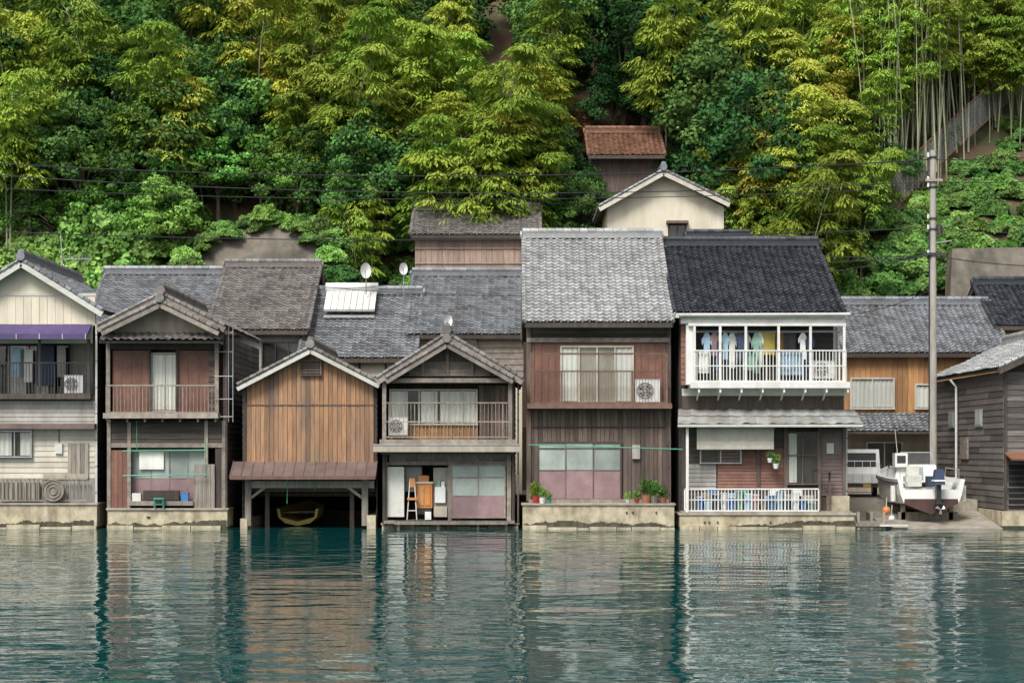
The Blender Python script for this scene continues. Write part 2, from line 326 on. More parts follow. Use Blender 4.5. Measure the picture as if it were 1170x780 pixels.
def pipe(o,px,t,u,y,mat='brown_metal',r=.03):
    o.tube('downpipe',mat,[(X(px),y,Z(t)),(X(px),y,Z(u))],r,6)
    for q in np.arange(t+12,u,30): o.f('pipe_clip','steel_dark',px-1.5,px+1.5,q,q+1,y-.035,y+.03)
# ============================================================ H1 left house
o=Obj('cream_boathouse')
gt=gable_top(-64,28,120,356,299)
gable_front(o,-64,28,120,(356,356),299,-.5,9,'tile_gray','off_white')
def gwall(o,mat,l,r,pk,fn,bot,y,part='gable_wall'):
    v=[(X(l),y,Z(bot)),(X(r),y,Z(bot)),(X(r),y,Z(fn(r)+3)),(X(pk),y,Z(fn(pk)+3)),(X(l),y,Z(fn(l)+3))]
    v+=[(a,y+.15,b) for a,_,b in v]
    o.add(part,mat,v,[(0,1,2,3,4),(9,8,7,6,5),(0,5,6,1),(1,6,7,2),(2,7,8,3),(3,8,9,4),(4,9,5,0)],.5)
gwall(o,'cream',-55,109,28,gt,372,0)
o.f('trim_band','off_white',-56,110,335,338,-.03,-.002)
o.planks('siding_upper','cream',-55,109,339,371,-.002,.3,th=.012)
wallbox(o,'cream',-55,109,372,392,.0,.15)
wallbox(o,'beige',-55,109,388,578,1.1,1.3)
o.f('beam','wood_dark',-55,109,452,458,-.05,1.1)
o.f('side_wall','wood_black',106,109,372,600,.0,9,r=.3)
o.sideplanks('side_boards','wood_black',X(109),1,0,9,.8,Z(372))
o.f('back_wall','wood_black',-55,108,372,600,8.8,9)
o.window(-20,72,392,450,1.1,'steel_dark',4,cur=((0,22),(32,50)),back='void')
o.f('cloth','navy',38,58,394,440,.5,.53); o.f('cloth','curtain',24,34,398,436,.45,.48); o.f('cloth','lightblue',10,20,396,430,.42,.45); o.f('cloth','greywall',62,72,394,430,.42,.45)
o.rail('balcony_rail','steel_dark',-55,104,414,452,-.25,44,.022)
for p in (-10,47,103): o.f('post','steel_dark',p-1.5,p+1.5,388,455,-.28,-.2)
o.f('balcony_floor','wood_dark',-55,106,450,456,-.4,1.0)
o.hexa('awning','purple',[(X(-55),-.95,Z(388)),(X(-55),.0,Z(373)),(X(105),.0,Z(373)),(X(105),-.95,Z(388)),(X(-55),-.95,Z(386)),(X(-55),.0,Z(370)),(X(105),.0,Z(370)),(X(105),-.95,Z(386))])
o.f('awning_valance','purple',-55,105,383,389,-.98,-.95)
for p in range(0,105,26): o.f('awning_rib','off_white',p,p+.8,383,389,-.985,-.975)
o.hplanks('lower_siding','greywall',-55,109,456,486,-.02,.17)
o.f('sill','brown_metal',-55,111,484,490,-.5,.0)
o.hplanks('lower_siding','cream_band',-55,109,490,546,-.02,.2)
wallbox(o,'greywall',-55,109,546,576,-.05,.1)
o.window(-20,37,493,521,-.05,'alu',3,cur=((0,14),(24,37)))
o.planks('door_board','wood_grey',78,102,506,546,-.08,.16)
o.planks('board','beige',50,102,541,546,-.1,.4)
o.rail('fence','wood_grey',-50,102,546,572,-.28,30,.05)
o.planks('net_panel','wood_grey',0,48,551,570,-.2,.12)
o.f('meter_box','off_white',64,72,506,518,-.15,-.05); o.tube('cable','steel_dark',[(X(68),-.08,Z(506)),(X(68),-.08,Z(490))],.015,4)
pipe(o,110.5,370,575,-.05,'white_metal',.04)
base(o,-60,113,576)
o.finish()
ac(85,439,22,20,-.15)
o=Obj('fishing_float_net')
o.tube('disc','wood_grey',[(X(64),-.42,Z(560)),(X(64),-.34,Z(560))],.42,18)
for rr in (.4,.28,.15): o.tube('ring','wood_trim',[(X(64)+rr*math.cos(t),-.44,Z(560)+rr*math.sin(t)) for t in np.linspace(0,2*math.pi,19)],.02,5,False)
o.finish()
# ============================================================ H2
o=Obj('weathered_wooden_boathouse')
gt=gable_top(116,188,260,373,338)
gable_front(o,116,188,260,(374,374),338,-.7,9,'tile_brown','wood_trim')
gable_front(o,122,188,254,(379,379),347,-.9,-.3,'tile_brown','wood_trim',barge=.16)
gwall(o,'beige',122,256,188,gt,384,0)
o.tiles('pent_roof','tile_brown',(X(119),-.9,Z(391)),(X(258),-.9,Z(391)),(X(258),.0,Z(381)),(X(119),.0,Z(381)))
o.slab('pent_deck','wood_dark',(X(119),-.88,Z(391)),(X(258),-.88,Z(391)),(X(258),.0,Z(381)),(X(119),.0,Z(381)),.08,-.01)
wallbox(o,'panel_red',124,258,392,478,.9,1.1)
o.f('side_wall','wood_dark',255,258,384,600,.0,9,r=.3); o.f('side_wall','wood_dark',122,125,384,600,.0,9,r=.3)
o.sideplanks('side_boards','wood_darkh',X(258),1,0,9,.8,Z(384))
o.f('back_wall','wood_black',124,257,384,600,8.8,9)
o.f('panel','panel_red',128,171,400,470,.1,.14); o.f('panel','panel_red',203,238,400,470,.1,.14)
for p in (138,149,160,214,226): o.f('panel_groove','rail_brown',p-.5,p+.5,400,470,.08,.1)
o.window(172,202,404,469,.3,'off_white',2,cur=((173,201),),back='interior')
for p in (124,248): o.f('post','wood_trim',p-2.2,p+2.2,392,480,-.1,.05)
for p in (171,202): o.f('post','wood_dark',p-1.2,p+1.2,392,480,-.02,.08)
o.f('lintel','wood_dark',122,252,392,399,-.06,.1); o.hplanks('panel_upper','wood_brown',238,247,400,478,.12,.2)
o.rail('balcony_rail','wood_trim',125,249,440,472,-.55,30,.02)
o.f('balcony_floor','wood_trim',122,252,472,478,-.65,.9)
for p in range(128,252,20): o.f('joist','wood_dark',p,p+2,478,482,-.6,.5)
o.hplanks('mid_boards','wood_darkh',124,256,480,508,-.02,.22)
wallbox(o,'wood_dark',124,258,480,590,1.2,1.35)
o.f('lintel','wood_trim',124,258,506,511,-.08,.06)
o.window(150,234,514,574,.4,'wood_trim',4,panel=546,pm='mauve',gm='frost')
o.f('curtain','curtain',158,186,516,536,.18,.2)
o.planks('left_boards','panel_red',124,146,514,582,-.02,.2)
o.planks('right_boards','wood_grey',222,246,530,583,-.1,.17)
o.planks('right_boards2','wood_dark',246,258,508,583,-.02,.2)
for p in (125,148,236,256): o.f('post','wood_trim',p-2,p+2,480,584,-.1,.02)
o.f('shelf','wood_grey',148,222,572,577,-.25,.6)
o.f('wall_crate','wood_dark',164,205,560,571,-.1,.1); o.f('bucket_box','blue',208,216,562,572,-.2,.05); o.f('bucket_box','off_white',152,162,563,572,-.2,.05)
base(o,125,261,582,-.3)
for (q,yy,m_) in ((515,-.4,'rope_green'),(543,-.35,'teal')): o.tube('laundry_pole',m_,[(X(142),yy,Z(q)),(X(238),yy,Z(q-1))],.024,6)
o.tube('rope_green_post','rope_green',[(X(158),-.3,Z(480)),(X(158),-.3,Z(516))],.015,4); o.tube('rope_green_post','rope_green',[(X(236),-.3,Z(500)),(X(236),-.3,Z(545))],.015,4)
pipe(o,259,384,580,-.04,'brown_metal',.035)
for p in (262,267): o.tube('drying_rack_post','alu',[(X(p),-.2,Z(482)),(X(p),-.2,Z(374))],.018,6)
for q in (380,402,430,456,476): o.tube('drying_rack_bar','alu',[(X(246),-.2,Z(q)),(X(267),-.2,Z(q))],.016,5)
o.finish()
o=Obj('plastic_stool')
o.f('seat','teal',178,190,568,570,-.5,-.3)
for p in (178.5,188.5):
    for y in (-.48,-.34): o.f('leg','teal',p,p+1,570,580,y,y+.03)
o.f('rung','teal',178,190,575,576,-.48,-.45); o.finish()
# ============================================================ H3
o=Obj('open_wooden_boathouse')
gt=gable_top(273,356,434,441,398)
gable_front(o,273,356,434,(441,438),398,-.45,9,'tile_brown','off_white',barge=.15)
gt3=lambda p:gt(p)+5
gwall(o,'wood_dark',281,428,356,gt,528,.03)
o.planks('front_boards','wood_orange',282,427,gt3,528,0,.17)
o.f('batten','wood_brown',281,428,462,463.5,-.05,-.032)
o.window(345,367,413,428,0,'wood_brown',1,back='void',gm='wood_dark')
for q in (416,419,422,425): o.f('louver','wood_brown',345,367,q,q+1.2,-.14,-.1)
o.f('side_wall','wood_dark',278,281,440,545,.0,9,r=.3); o.f('side_wall','wood_dark',427,430,440,545,.0,9,r=.3)
for p,s in ((278,-1),(430,1)): o.sideplanks('side_boards','wood_black',X(p),s,0,9,-.3,Z(445))
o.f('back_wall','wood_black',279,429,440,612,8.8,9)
A=(X(267),-1.0,Z(545));B=(X(431),-1.0,Z(545));C=(X(431),0,Z(527));D_=(X(267),0,Z(527))
o.slab('pent_roof','brown_metal',A,B,C,D_,.06,0)
for i in range(15):
    x=X(267)+(X(431)-X(267))*(i+.0)/14; o.beam('pent_seam','brown_metal',(x,-1.0,Z(545)+.02),(x,0,Z(527)+.02),.03,.03)
o.f('pent_edge','rail_brown',267,431,543,547,-1.03,-.98)
o.f('lintel','wood_grey',281,428,549,557,-.25,-.05); o.f('lintel_low','wood_brown',281,428,557,562,.6,.8)
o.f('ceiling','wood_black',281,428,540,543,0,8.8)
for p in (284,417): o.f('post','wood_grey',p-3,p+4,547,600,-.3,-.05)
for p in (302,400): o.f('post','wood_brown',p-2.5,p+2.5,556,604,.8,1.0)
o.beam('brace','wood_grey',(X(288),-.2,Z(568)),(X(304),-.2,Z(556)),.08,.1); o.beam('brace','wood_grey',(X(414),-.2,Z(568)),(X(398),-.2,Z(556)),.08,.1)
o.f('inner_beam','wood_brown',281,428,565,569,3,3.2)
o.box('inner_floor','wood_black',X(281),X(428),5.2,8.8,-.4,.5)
o.f('side_base','concrete_base',276,284,592,612,-.35,9); o.f('side_base','concrete_base',420,430,588,612,-.35,9)
o.tube('rope','rope_green',[(X(330),-.3,Z(540)),(X(329),-.3,Z(575))],.014,4); o.tube('rope','rope_green',[(X(360),-.3,Z(520)),(X(361),-.3,Z(560))],.014,4)
o.finish()
def rowboat(name,cx,y0,L_,W,z,matx,mat2):
    o=Obj(name); n=11; v=[];f=[]
    for i in range(n):
        t=i/(n-1); w=W/2*(1-(t)**2.6)*(.86+.14*min(1,t*4)) ; sh=.15+.35*t*t; y=y0+L_*t
        for (a,b) in ((-1,.55+sh*.6),(-.92,.25),(-.6,.02),(0,-.08),(.6,.02),(.92,.25),(1,.55+sh*.6),(.86,.53+sh*.6),(.8,.25),(0,.08),(-.8,.25),(-.86,.53+sh*.6)):
            v.append((cx+a*w,y,z+b+(sh*.3 if abs(b)<.3 else 0)))
    k=12
    for i in range(n-1):
        for j in range(k): f.append((i*k+j,i*k+(j+1)%k,(i+1)*k+(j+1)%k,(i+1)*k+j))
    f.append(tuple(range(k)))
    o.add('hull',matx,v,f,.5)
    for t in (.25,.55): o.box('thwart',mat2,cx-W*.38,cx+W*.38,y0+L_*t,y0+L_*t+.22,z+.42,z+.46)
    o.finish()
rowboat('yellow_rowboat',X(340,1.9),1.9,4.6,1.9,.05,'yellow','wood_trim')
# ============================================================ H4
o=Obj('balcony_boathouse')
gt=gable_top(433,512,597,434,384)
gable_front(o,433,512,597,(434,434),384,-1.15,9,'tile_brown','wood_trim')
gable_front(o,444,512,586,(434,434),393,-1.3,-.8,'tile_brown','wood_trim',barge=.14)
gwall(o,'wood_brown',440,588,512,lambda p:gt(p)+2,432,-.55)
o.hplanks('gable_boards','wood_trim',468,560,414,430,-.56,.12)
for p in (484,512,540): o.f('gable_post','wood_trim',p-1.5,p+1.5,400 if p==512 else 412,431,-.68,-.6)
o.f('lintel','wood_trim',437,590,431,438,-1.0,-.4)
o.f('eave_soffit','wood_dark',438,590,430,433,-1,1)
wallbox(o,'wood_brown',440,588,436,506,.6,.8)
o.f('side_wall','wood_dark',438,441,432,600,-.4,9,r=.3); o.f('side_wall','wood_dark',585,588,432,600,-.4,9,r=.3)
o.sideplanks('side_boards','wood_black',X(438),-1,0,9,.8,Z(432)); o.sideplanks('side_boards','wood_black',X(588),1,0,9,.8,Z(432))
o.f('back_wall','wood_black',439,587,432,600,8.8,9)
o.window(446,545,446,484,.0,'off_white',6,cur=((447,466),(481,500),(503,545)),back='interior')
o.planks('balcony_boards','wood_gold',446,546,486,504,-.05,.14); o.planks('balcony_boards2','wood_brown',547,584,440,504,.0,.2)
for p in (441,583): o.f('post','wood_trim',p-2.2,p+2.2,438,508,-.98,-.85)
o.rail('balcony_rail','wood_trim',442,583,460,500,-.92,34,.018,mid=482)
o.f('balcony_floor','wood_trim',436,590,502,507,-1.05,.6)
o.f('pent_edge','beige',429,594,509,516,-1.12,-.6); o.f('pent_top','grey_metal',429,594,507,509.5,-1.12,.1)
o.f('under_beam','wood_dark',437,590,516,519,-.9,.0)  # dark wood beam below the pent edge
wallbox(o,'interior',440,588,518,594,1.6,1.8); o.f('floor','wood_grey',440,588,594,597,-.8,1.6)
o.f('transom','wood_trim',440,588,528,531,-.18,-.06); o.window(446,578,519,527,-.05,'wood_trim',8,back='interior')
o.window(516,577,532,590,-.05,'wood_trim',2,rows=(545,),panel=566,pm='mauve',gm='frost',back='beige')
o.f('white_board','off_white',443,462,533,590,-.15,-.1); o.window(463,481,534,560,.4,'wood_trim',1,gm='frost')
o.f('door','greywall',495,512,534,588,.1,.15); o.f('post','wood_trim',512,516,519,594,-.2,-.05); o.f('post','wood_trim',579,584,519,594,-.2,-.05); o.f('post','wood_trim',439,443,519,594,-.2,-.05)
o.f('wash_basin','white_plastic',497,509,556,574,-.1,.1); o.f('jar','mint',499,503,548,556,-.05,.05); o.f('jar','white_plastic',504,508,550,556,-.05,.05)
o.f('box','beige',496,511,578,590,-.15,.1); o.f('box','white_plastic',486,493,584,593,-.35,-.15)
o.f('step','wood_grey',452,580,594,598,-.85,-.3)
for p in (455,500,545,577): o.f('pile','wood_grey',p,p+3,598,610,-.7,-.5)
base(o,437,592,599,-.1); pipe(o,592,438,596,-.3,'brown_metal',.035)
o.finish(); ac(456,487,22,20,-.6)
o=Obj('orange_cabinet'); o.f('body','orange',476,494,552,580,-.1,.3); o.f('body_door','wood_gold',478,484.5,555,577,-.13,-.1); o.f('body_door','orange',486,492,555,577,-.13,-.1); o.f('top','off_white',475,495,550,552,-.14,.32); o.f('feet','steel_dark',477,493,580,587,-.05,.25); o.f('basket','orange',478,490,543,550,-.05,.2); o.finish()
o=Obj('folding_chair')
for p,q in ((466,469),(477,474)):
    o.tube('rail','off_white',[(X(p),-.5,Z(593)),(X(q),-.3,Z(546))],.022,6)
o.f('back','orange',469,474.5,546,556,-.36,-.33); o.f('seat','orange',466,477,568,570.5,-.5,-.2); o.f('rung','off_white',467,476,582,583,-.48,-.44)
o.finish()
# ============================================================ H5
o=Obj('tall_tiled_house')
side_gable(o,599,769,368,273,-.7,5,'tile_silver','wood_dark',zb=.3,ov=.75,inset=.2,amp=.055)
o.hplanks('upper_boards','wood_darkh',604,763,371,386,.02,.18)
o.f('beam','wood_trim',602,766,386,391,-.12,.02)
wallbox(o,'panel_red',604,763,391,462,.02,.04)
for p in range(610,640,8): o.f('groove','rail_brown',p,p+1,393,462,0,.02)
for p in range(724,762,8): o.f('groove','rail_brown',p,p+1,393,462,0,.02)
o.window(641,723,397,459,.02,'cream_band',4,cur=((642,660),(704,722)),back='beige',fw=.07)
for p in (604,763): o.f('post','wood_brown',p-2.5,p+2.5,371,572,-.08,.05)
o.rail('balcony_rail','rail_brown',606,761,424,461,-.6,44,.016)
for p in (607,641,721,760): o.f('post','rail_brown',p-1,p+1,405 if p in(607,760) else 424,462,-.63,-.57)
o.f('balcony_top_rail','rail_brown',606,761,404,406,-.62,-.58)
o.f('balcony_floor','rail_brown',602,766,461,467,-.72,.02)
o.planks('mid_boards','wood_brown',605,762,468,574,.02,.17)
o.f('batten','wood_dark',605,762,487,489,-.03,-.012)
o.window(615,709,506,569,-.02,'wood_brown',3,rows=(512,),panel=537,pm='mauve',gm='frost',back='beige',fw=.06)
o.f('sill','wood_trim',604,764,570,574,-.2,.02); o.f('meter_box','greywall',722,731,508,524,-.15,-.01)
base(o,597,768,576,-.9)
pipe(o,765.5,372,573,-.1)
o.tube('clothes_pole','rope_green',[(X(603),-.7,Z(508)),(X(778),-.7,Z(513))],.022,6)
for p in (606,762): o.tube('pole_bracket','steel_dark',[(X(p),-.7,Z(509)),(X(p),0,Z(507))],.015,4)
o.finish(); ac(739,447,28,26,-.45)
# ============================================================ H6
o=Obj('black_roofed_house')
side_gable(o,771,965,357,282,-.9,5.2,'tile_black','wood_black',zb=.3,ov=1.0,inset=.25,fascia='off_white',amp=.06)
o.f('eave_box','white_metal',776,962,360,371,-.75,.1); o.tube('gutter','off_white',[(X(773),-.98,Z(362)),(X(966),-.98,Z(361))],.06,8)
wallbox(o,'beige',777,962,371,440,.9,1.0)
o.f('side_panel','white_metal',782,790,372,440,-.72,.9); o.hplanks('side_cladding','panel_red',777,783,372,440,-.3,.2)
o.window(795,880,376,438,.9,'alu',3,cur=((796,812),(850,879)),back='interior'); o.window(890,925,378,438,.9,'off_white',2,back='interior',cur=((892,905),))
o.f('back_panel','white_metal',926,958,372,440,.6,.7)
for p in (791,820,849,886,922,960): o.f('post','white_metal',p-1.4,p+1.4,371,442,-.86,-.78)
o.f('top_bar','white_metal',784,962,371,374,-.87,-.77)
o.rail('balcony_rail','white_metal',790,962,401,437,-.85,46,.03,mid=419)
o.f('balcony_floor','white_metal',786,966,437,444,-.95,.9)
for p in range(795,965,24):
    o.f('bracket','white_metal',p,p+2,444,449,-.9,0); o.beam('bracket','white_metal',(X(p+1),-.85,Z(446)),(X(p+1),-.02,Z(457)),.05,.05)
wallbox(o,'off_white',779,964,444,452,-.05,0); wallbox(o,'wood_dark',779,964,452,470,-.05,0)
A=(X(771),-1.25,Z(486));B=(X(979),-1.25,Z(486));C=(X(975),.0,Z(468));D_=(X(775),.0,Z(468))
o.tiles('pent_roof','grey_metal',A,B,C,D_,.5,.6,.03); o.slab('pent_deck','wood_dark',A,B,C,D_,.07,-.02); o.f('pent_fascia','off_white',771,979,485,488,-1.27,-1.22)
wallbox(o,'wood_darkh',779,964,488,586,.0,.1)
o.hplanks('lower_shingle','panel_red',820,900,512,560,-.01,.12); o.hplanks('lower_shingle','brown_metal',936,966,490,566,-.01,.14)
o.hplanks('low_left','greywall',783,818,530,560,-.01,.18)
o.f('roller_shade','cream_band',794,881,488,513,-.75,-.7)
for i in range(1,9): o.f('shade_rib','off_white',794,881,488+i*2.8,488.5+i*2.8,-.76,-.75)
o.window(800,846,514,528,-.01,'alu',2,back='interior')
o.window(899,934,494,552,-.01,'wood_brown',2,back='interior',rows=(520,),cur=((901,910),))
for p in (782,866,897,936,964): o.f('post','wood_brown',p-1.8,p+1.8,488,586,-.14,-.02)
o.f('porch_post','white_metal',781,784,488,584,-1.0,-.92)
o.rail('porch_rail','white_metal',780,931,557,583,-.85,40,.03,mid=570)
o.f('porch_side','wood_brown',931,933,540,583,-.86,-.8); o.f('porch_side','wood_brown',944,946,536,583,-.6,-.5); o.f('porch_rail2','wood_brown',931,947,536,539,-.86,-.5)
for p in (800,830,848,872,890,915): o.f('porch_boards',random.choice(['beige','lightblue','wood_grey']),p,p+random.uniform(10,16),560+random.uniform(0,6),583,-.5,-.45)
o.f('floor','concrete',776,968,583,586,-.95,0)
o.f('small_base','concrete_base',944,968,566,586,-.45,-.02)
o.f('wall_box','off_white',944,952,506,518,-.12,-.03)
base(o,774,971,587,-.95); pipe(o,967,488,566,-.1,'alu',.03)
o.finish(); ac(938,423,26,20,-.55)
o=Obj('hanging_laundry')
for q,yy in ((380,-.45),(378,-.1)): o.tube('pole','alu',[(X(790),yy,Z(q)),(X(958),yy,Z(q))],.02,6)
def shirt(a,w,t,h,mat,y):
    x=X(a); W=w/30; zt=Z(t); hh=h/30
    if w>13: pts=[(x,zt),(x+W*.5,zt+.01),(x+W,zt),(x+W*.98,zt-hh*.5),(x+W,zt-hh),(x+W*.5,zt-hh+.02),(x+.01,zt-hh)]
    else: pts=[(x+W*.35,zt),(x+W*.65,zt),(x+W,zt-hh*.22),(x+W*.93,zt-hh*.4),(x+W*.78,zt-hh*.3),(x+W*.8,zt-hh),(x+W*.2,zt-hh),(x+W*.22,zt-hh*.3),(x+W*.07,zt-hh*.4),(x,zt-hh*.22)]
    v=[(p,y+.02*math.sin(p*9),q) for p,q in pts]+[(p,y+.03+.02*math.sin(p*9),q) for p,q in pts]
    n=len(pts); o.add('clothes',mat,v,[tuple(range(n))[::-1],tuple(range(n,2*n))]+[(i,(i+1)%n,n+(i+1)%n,n+i) for i in range(n)])
for (a,w,t,h,mt) in ((822,10,381,30,'lightblue'),(829,12,381,40,'curtain'),(839,11,381,34,'navy'),(868,16,380,26,'yellow'),(883,26,379,28,'wood_gold'),(856,12,381,46,'mint'),(910,11,381,30,'white_plastic'),(918,11,381,42,'navy'),(800,12,381,36,'lightblue'),(809,11,381,26,'mauve'),(846,10,381,30,'greywall'),(835,10,379,30,'mint'),(815,9,379,44,'blue'),(895,14,379,46,'steel_dark'),(862,9,380,40,'curtain')):
    shirt(a,w,t,h,mt,(-.45 if t!=379 else -.1)+random.uniform(-.08,.08))
for a,w,t,h,mt in ((796,12,403,24,'curtain'),(884,30,403,26,'lightblue'),(846,16,404,20,'mint')): o.curtain('towel',mt,a,a+w,t,t+h,-.72)
o.finish()
o=Obj('porch_buckets')
for i,p in enumerate(range(798,928,9)):
    mt=['blue','lightblue','navy','white_plastic','blue','mint','lightblue','pinkc','greywall'][i%9]; hh=random.uniform(.3,.75); yy=-.66+random.uniform(-.03,.06)
    o.tube('bucket',mt,[(X(p),yy,Z(583)),(X(p),yy,Z(583)+hh)],[.11,.15],10)
    o.tube('rim','white_plastic',[(X(p),yy,Z(583)+hh),(X(p),yy,Z(583)+hh+.03)],[.16,.16],10)
for p in (806,842,878,904): o.f('crate',random.choice(['blue','orange','teal','white_plastic']),p,p+11,558,566,-.42,-.2)
o.finish()
def dish(px,py,d,r=.35,flip=1):
    o=Obj('satellite_dish'); x,z=X(px,d),Z(py,d)
    v=[(x,d+.12,z)];f=[];n=16
    for k in range(1,4):
        for i in range(n):
            t=2*math.pi*i/n; rr=r*k/3; v.append((x+rr*.7*math.cos(t),d+.12-.12*(k/3)**2+.3*rr*math.cos(t),z+rr*math.sin(t)*1.05))
    for i in range(n): f.append((0,1+i,1+(i+1)%n))
    for k in range(2):
        for i in range(n): f.append((1+k*n+i,1+(k+1)*n+i,1+(k+1)*n+(i+1)%n,1+k*n+(i+1)%n))
    o.add('dish','white_plastic',v,f,.5); o.tube('mast','alu',[(x,d+.15,z-1.1),(x,d+.15,z)],.03,6)
    o.tube('arm','alu',[(x,d,z-r),(x,d-.35,z-.05)],.015,5); o.box('receiver','alu',x-.04,x+.04,d-.4,d-.3,z-.08,z+.02); o.finish()
dish(418,309,14,.34); dish(461,307,14.5,.27); dish(512,366,3.5,.25)
# ============================================================ back row
o=Obj('tiled_roof_house'); side_gable(o,92,243,378,314,12,17,'tile_gray','wood_dark'); o.finish()
o=Obj('tiled_roof_house'); side_gable(o,236,352,377,306,11.5,17,'tile_brown','greywall')
o.window(300,345,392,418,12,'steel_dark',3,D=12,back='interior'); o.finish()
o=Obj('tiled_roof_house'); side_gable(o,340,476,409,337,10.5,15.5,'tile_gray','wood_brown',tw=.29)
o.f('eave_wall','cream',345,470,412,430,10.95,11,D=11)
for p in (380,410,440): o.f('eave_post','wood_dark',p,p+2,412,440,10.9,10.95,D=11)
o.finish()
o=Obj('solar_water_heater')
A=Vector((X(370,13.4),13.4,Z(362,13.4)+.25));w=(X(428,13.4)-X(370,13.4))
o.hexa('panel','white_metal',[A,A+Vector((w,0,0)),A+Vector((w,1.4,.95)),A+Vector((0,1.4,.95)),A+Vector((0,-.05,.1)),A+Vector((w,-.05,.1)),A+Vector((w,1.35,1.05)),A+Vector((0,1.35,1.05))])
for i in range(1,8):
    o.beam('tube','off_white',A+Vector((w*i/8,-.07,.13)),A+Vector((w*i/8,1.3,1.08)),.03,.03)
o.tube('tank','white_plastic',[A+Vector((-.05,1.5,1.2)),A+Vector((w+.05,1.5,1.2))],.24,12); o.f('frame','alu',370,428,360,363,13.3,13.4,D=13.4); o.finish(('tank',))
o=Obj('tiled_roof_house'); side_gable(o,464,603,382,316,12,17.5,'tile_gray','cream',tw=.3)
o.window(490,545,386,396,12.45,'wood_trim',4,D=12.5,back='interior'); o.hplanks('boards','wood_trim',470,598,396,430,12.45,.25,D=12.4); o.finish()
o=Obj('pink_wooden_house'); side_gable(o,469,618,268,241,21,24,'tile_brown','wood_pink',zb=3)
o.planks('front_boards','wood_pink',474,613,269,330,21.45,.28,D=21.4)
for q in (283,300): o.f('batten','wood_trim',474,613,q,q+1.5,21.36,21.4,D=21.4)
o.finish()
o=Obj('cream_gable_house')
D=20
gable_front(o,684,757,832,(238,233),197,19.4,26,'tile_gray','cream_band',D=20)
xs=[X(694,D),X(827,D)]; yy0,yy1=20,25.6
fn=gable_top(684,757,832,236,197)
v=[]
for y in (yy0,yy1): v+=[(xs[0],y,5),(xs[1],y,5),(xs[1],y,Z(fn(827)+3,D)),(X(757,D),y,Z(200,D)),(xs[0],y,Z(fn(694)+3,D))]
o.add('walls','cream',v,[(0,1,2,3,4),(9,8,7,6,5),(0,5,6,1),(1,6,7,2),(3,8,9,4),(4,9,5,0)],.5)
o.window(764,783,258,272,20,'wood_dark',2,D=20); o.f('window_hood','wood_brown',761,786,253,256,19.6,20,D=20)
o.f('band','wood_brown',694,827,273,275,19.96,20,D=20); o.f('foundation','concrete',690,830,330,345,19.9,20,D=20); o.finish()
o=Obj('small_tiled_shed'); side_gable(o,790,862,292,272,17,19,'tile_black','wood_dark',zb=2); o.finish()
o=Obj('rusty_roof_shed'); side_gable(o,672,760,177,153,27.5,31,'tile_rust','wood_brown',zb=11,ov=.8); o.finish()
o=Obj('wooden_back_house'); side_gable(o,960,1158,403,349,13,17.5,'tile_gray','wood_gold',tw=.29)
o.planks('front_boards','wood_gold',964,1062,405,482,13.45,.25,D=13.4)
o.window(972,1021,433,466,13.45,'off_white',2,D=13.4,back='beige',cur=((973,1020),)); o.window(1046,1100,440,466,13.45,'off_white',3,D=13.4,back='beige',cur=((1046,1100),))
A=(X(965,12),12,Z(493,12));B=(X(1110,12),12,Z(493,12));C=(X(1110,12),13.4,Z(472,13.4));D_=(X(965,12),13.4,Z(472,13.4))
o.tiles('pent_roof','tile_gray',A,B,C,D_); o.slab('pent_deck','wood_trim',A,B,C,D_,.1,-.02)
o.window(990,1030,506,548,13.4,'alu',2,D=13.4); o.hplanks('lower','beige',964,1100,496,568,13.43,.25,D=13.4)
o.finish()
o=Obj('tiled_roof_house'); side_gable(o,1137,1260,372,326,15,19,'tile_black','wood_gold',zb=1); o.finish()
o=Obj('dark_board_boathouse')
gable_front(o,1137,1235,1330,(421,421),376,-.5,11,'tile_silver','wood_dark')
gt=gable_top(1137,1235,1330,421,376)
xl=X(1147); xr=X(1322)
gwall(o,'wood_black',1147,1322,1235,gt,600,0)
o.hplanks('front_boards','wood_side',1147,1322,425,590,-.02,.22)
o.box('side_wall','wood_black',xl,xl+.1,0,11,.3,Z(424)); o.sideplanks('side_boards','wood_side',xl,-1,0,11,.7,Z(424),.24)
o.box('side_wall','wood_black',xr-.1,xr,0,11,.3,Z(424)); o.box('back_wall','wood_black',xl,xr,10.9,11,.3,Z(424))
for y,w in ((7.6,.9),(3,1.0)): o.box('side_window','alu',xl-.1,xl-.04,y,y+w,3.9,4.6); o.box('side_window_glass','frost',xl-.115,xl-.1,y+.08,y+w-.08,3.98,4.52)
o.box('side_shutter','wood_trim',xl-.12,xl-.05,5.2,6.4,2.6,3.5)
o.tube('side_pipe','white_metal',[(xl-.15,6.9,1),(xl-.15,6.9,5.6),(xl-.4,6.9,5.9)],.05,6)
o.box('side_base','concrete_base',xl-.15,xr,-.3,11,-.4,.65)
o.slab('pent_roof','rust',(xl+.0,-1.1,Z(524)),(xr,-1.1,Z(524)),(xr,0,Z(516)),(xl,0,Z(516)),.06)
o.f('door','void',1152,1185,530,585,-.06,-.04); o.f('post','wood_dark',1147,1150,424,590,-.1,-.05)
o.f('waterline','wet',1141,1325,600,613,-.34,.5)
o.finish()
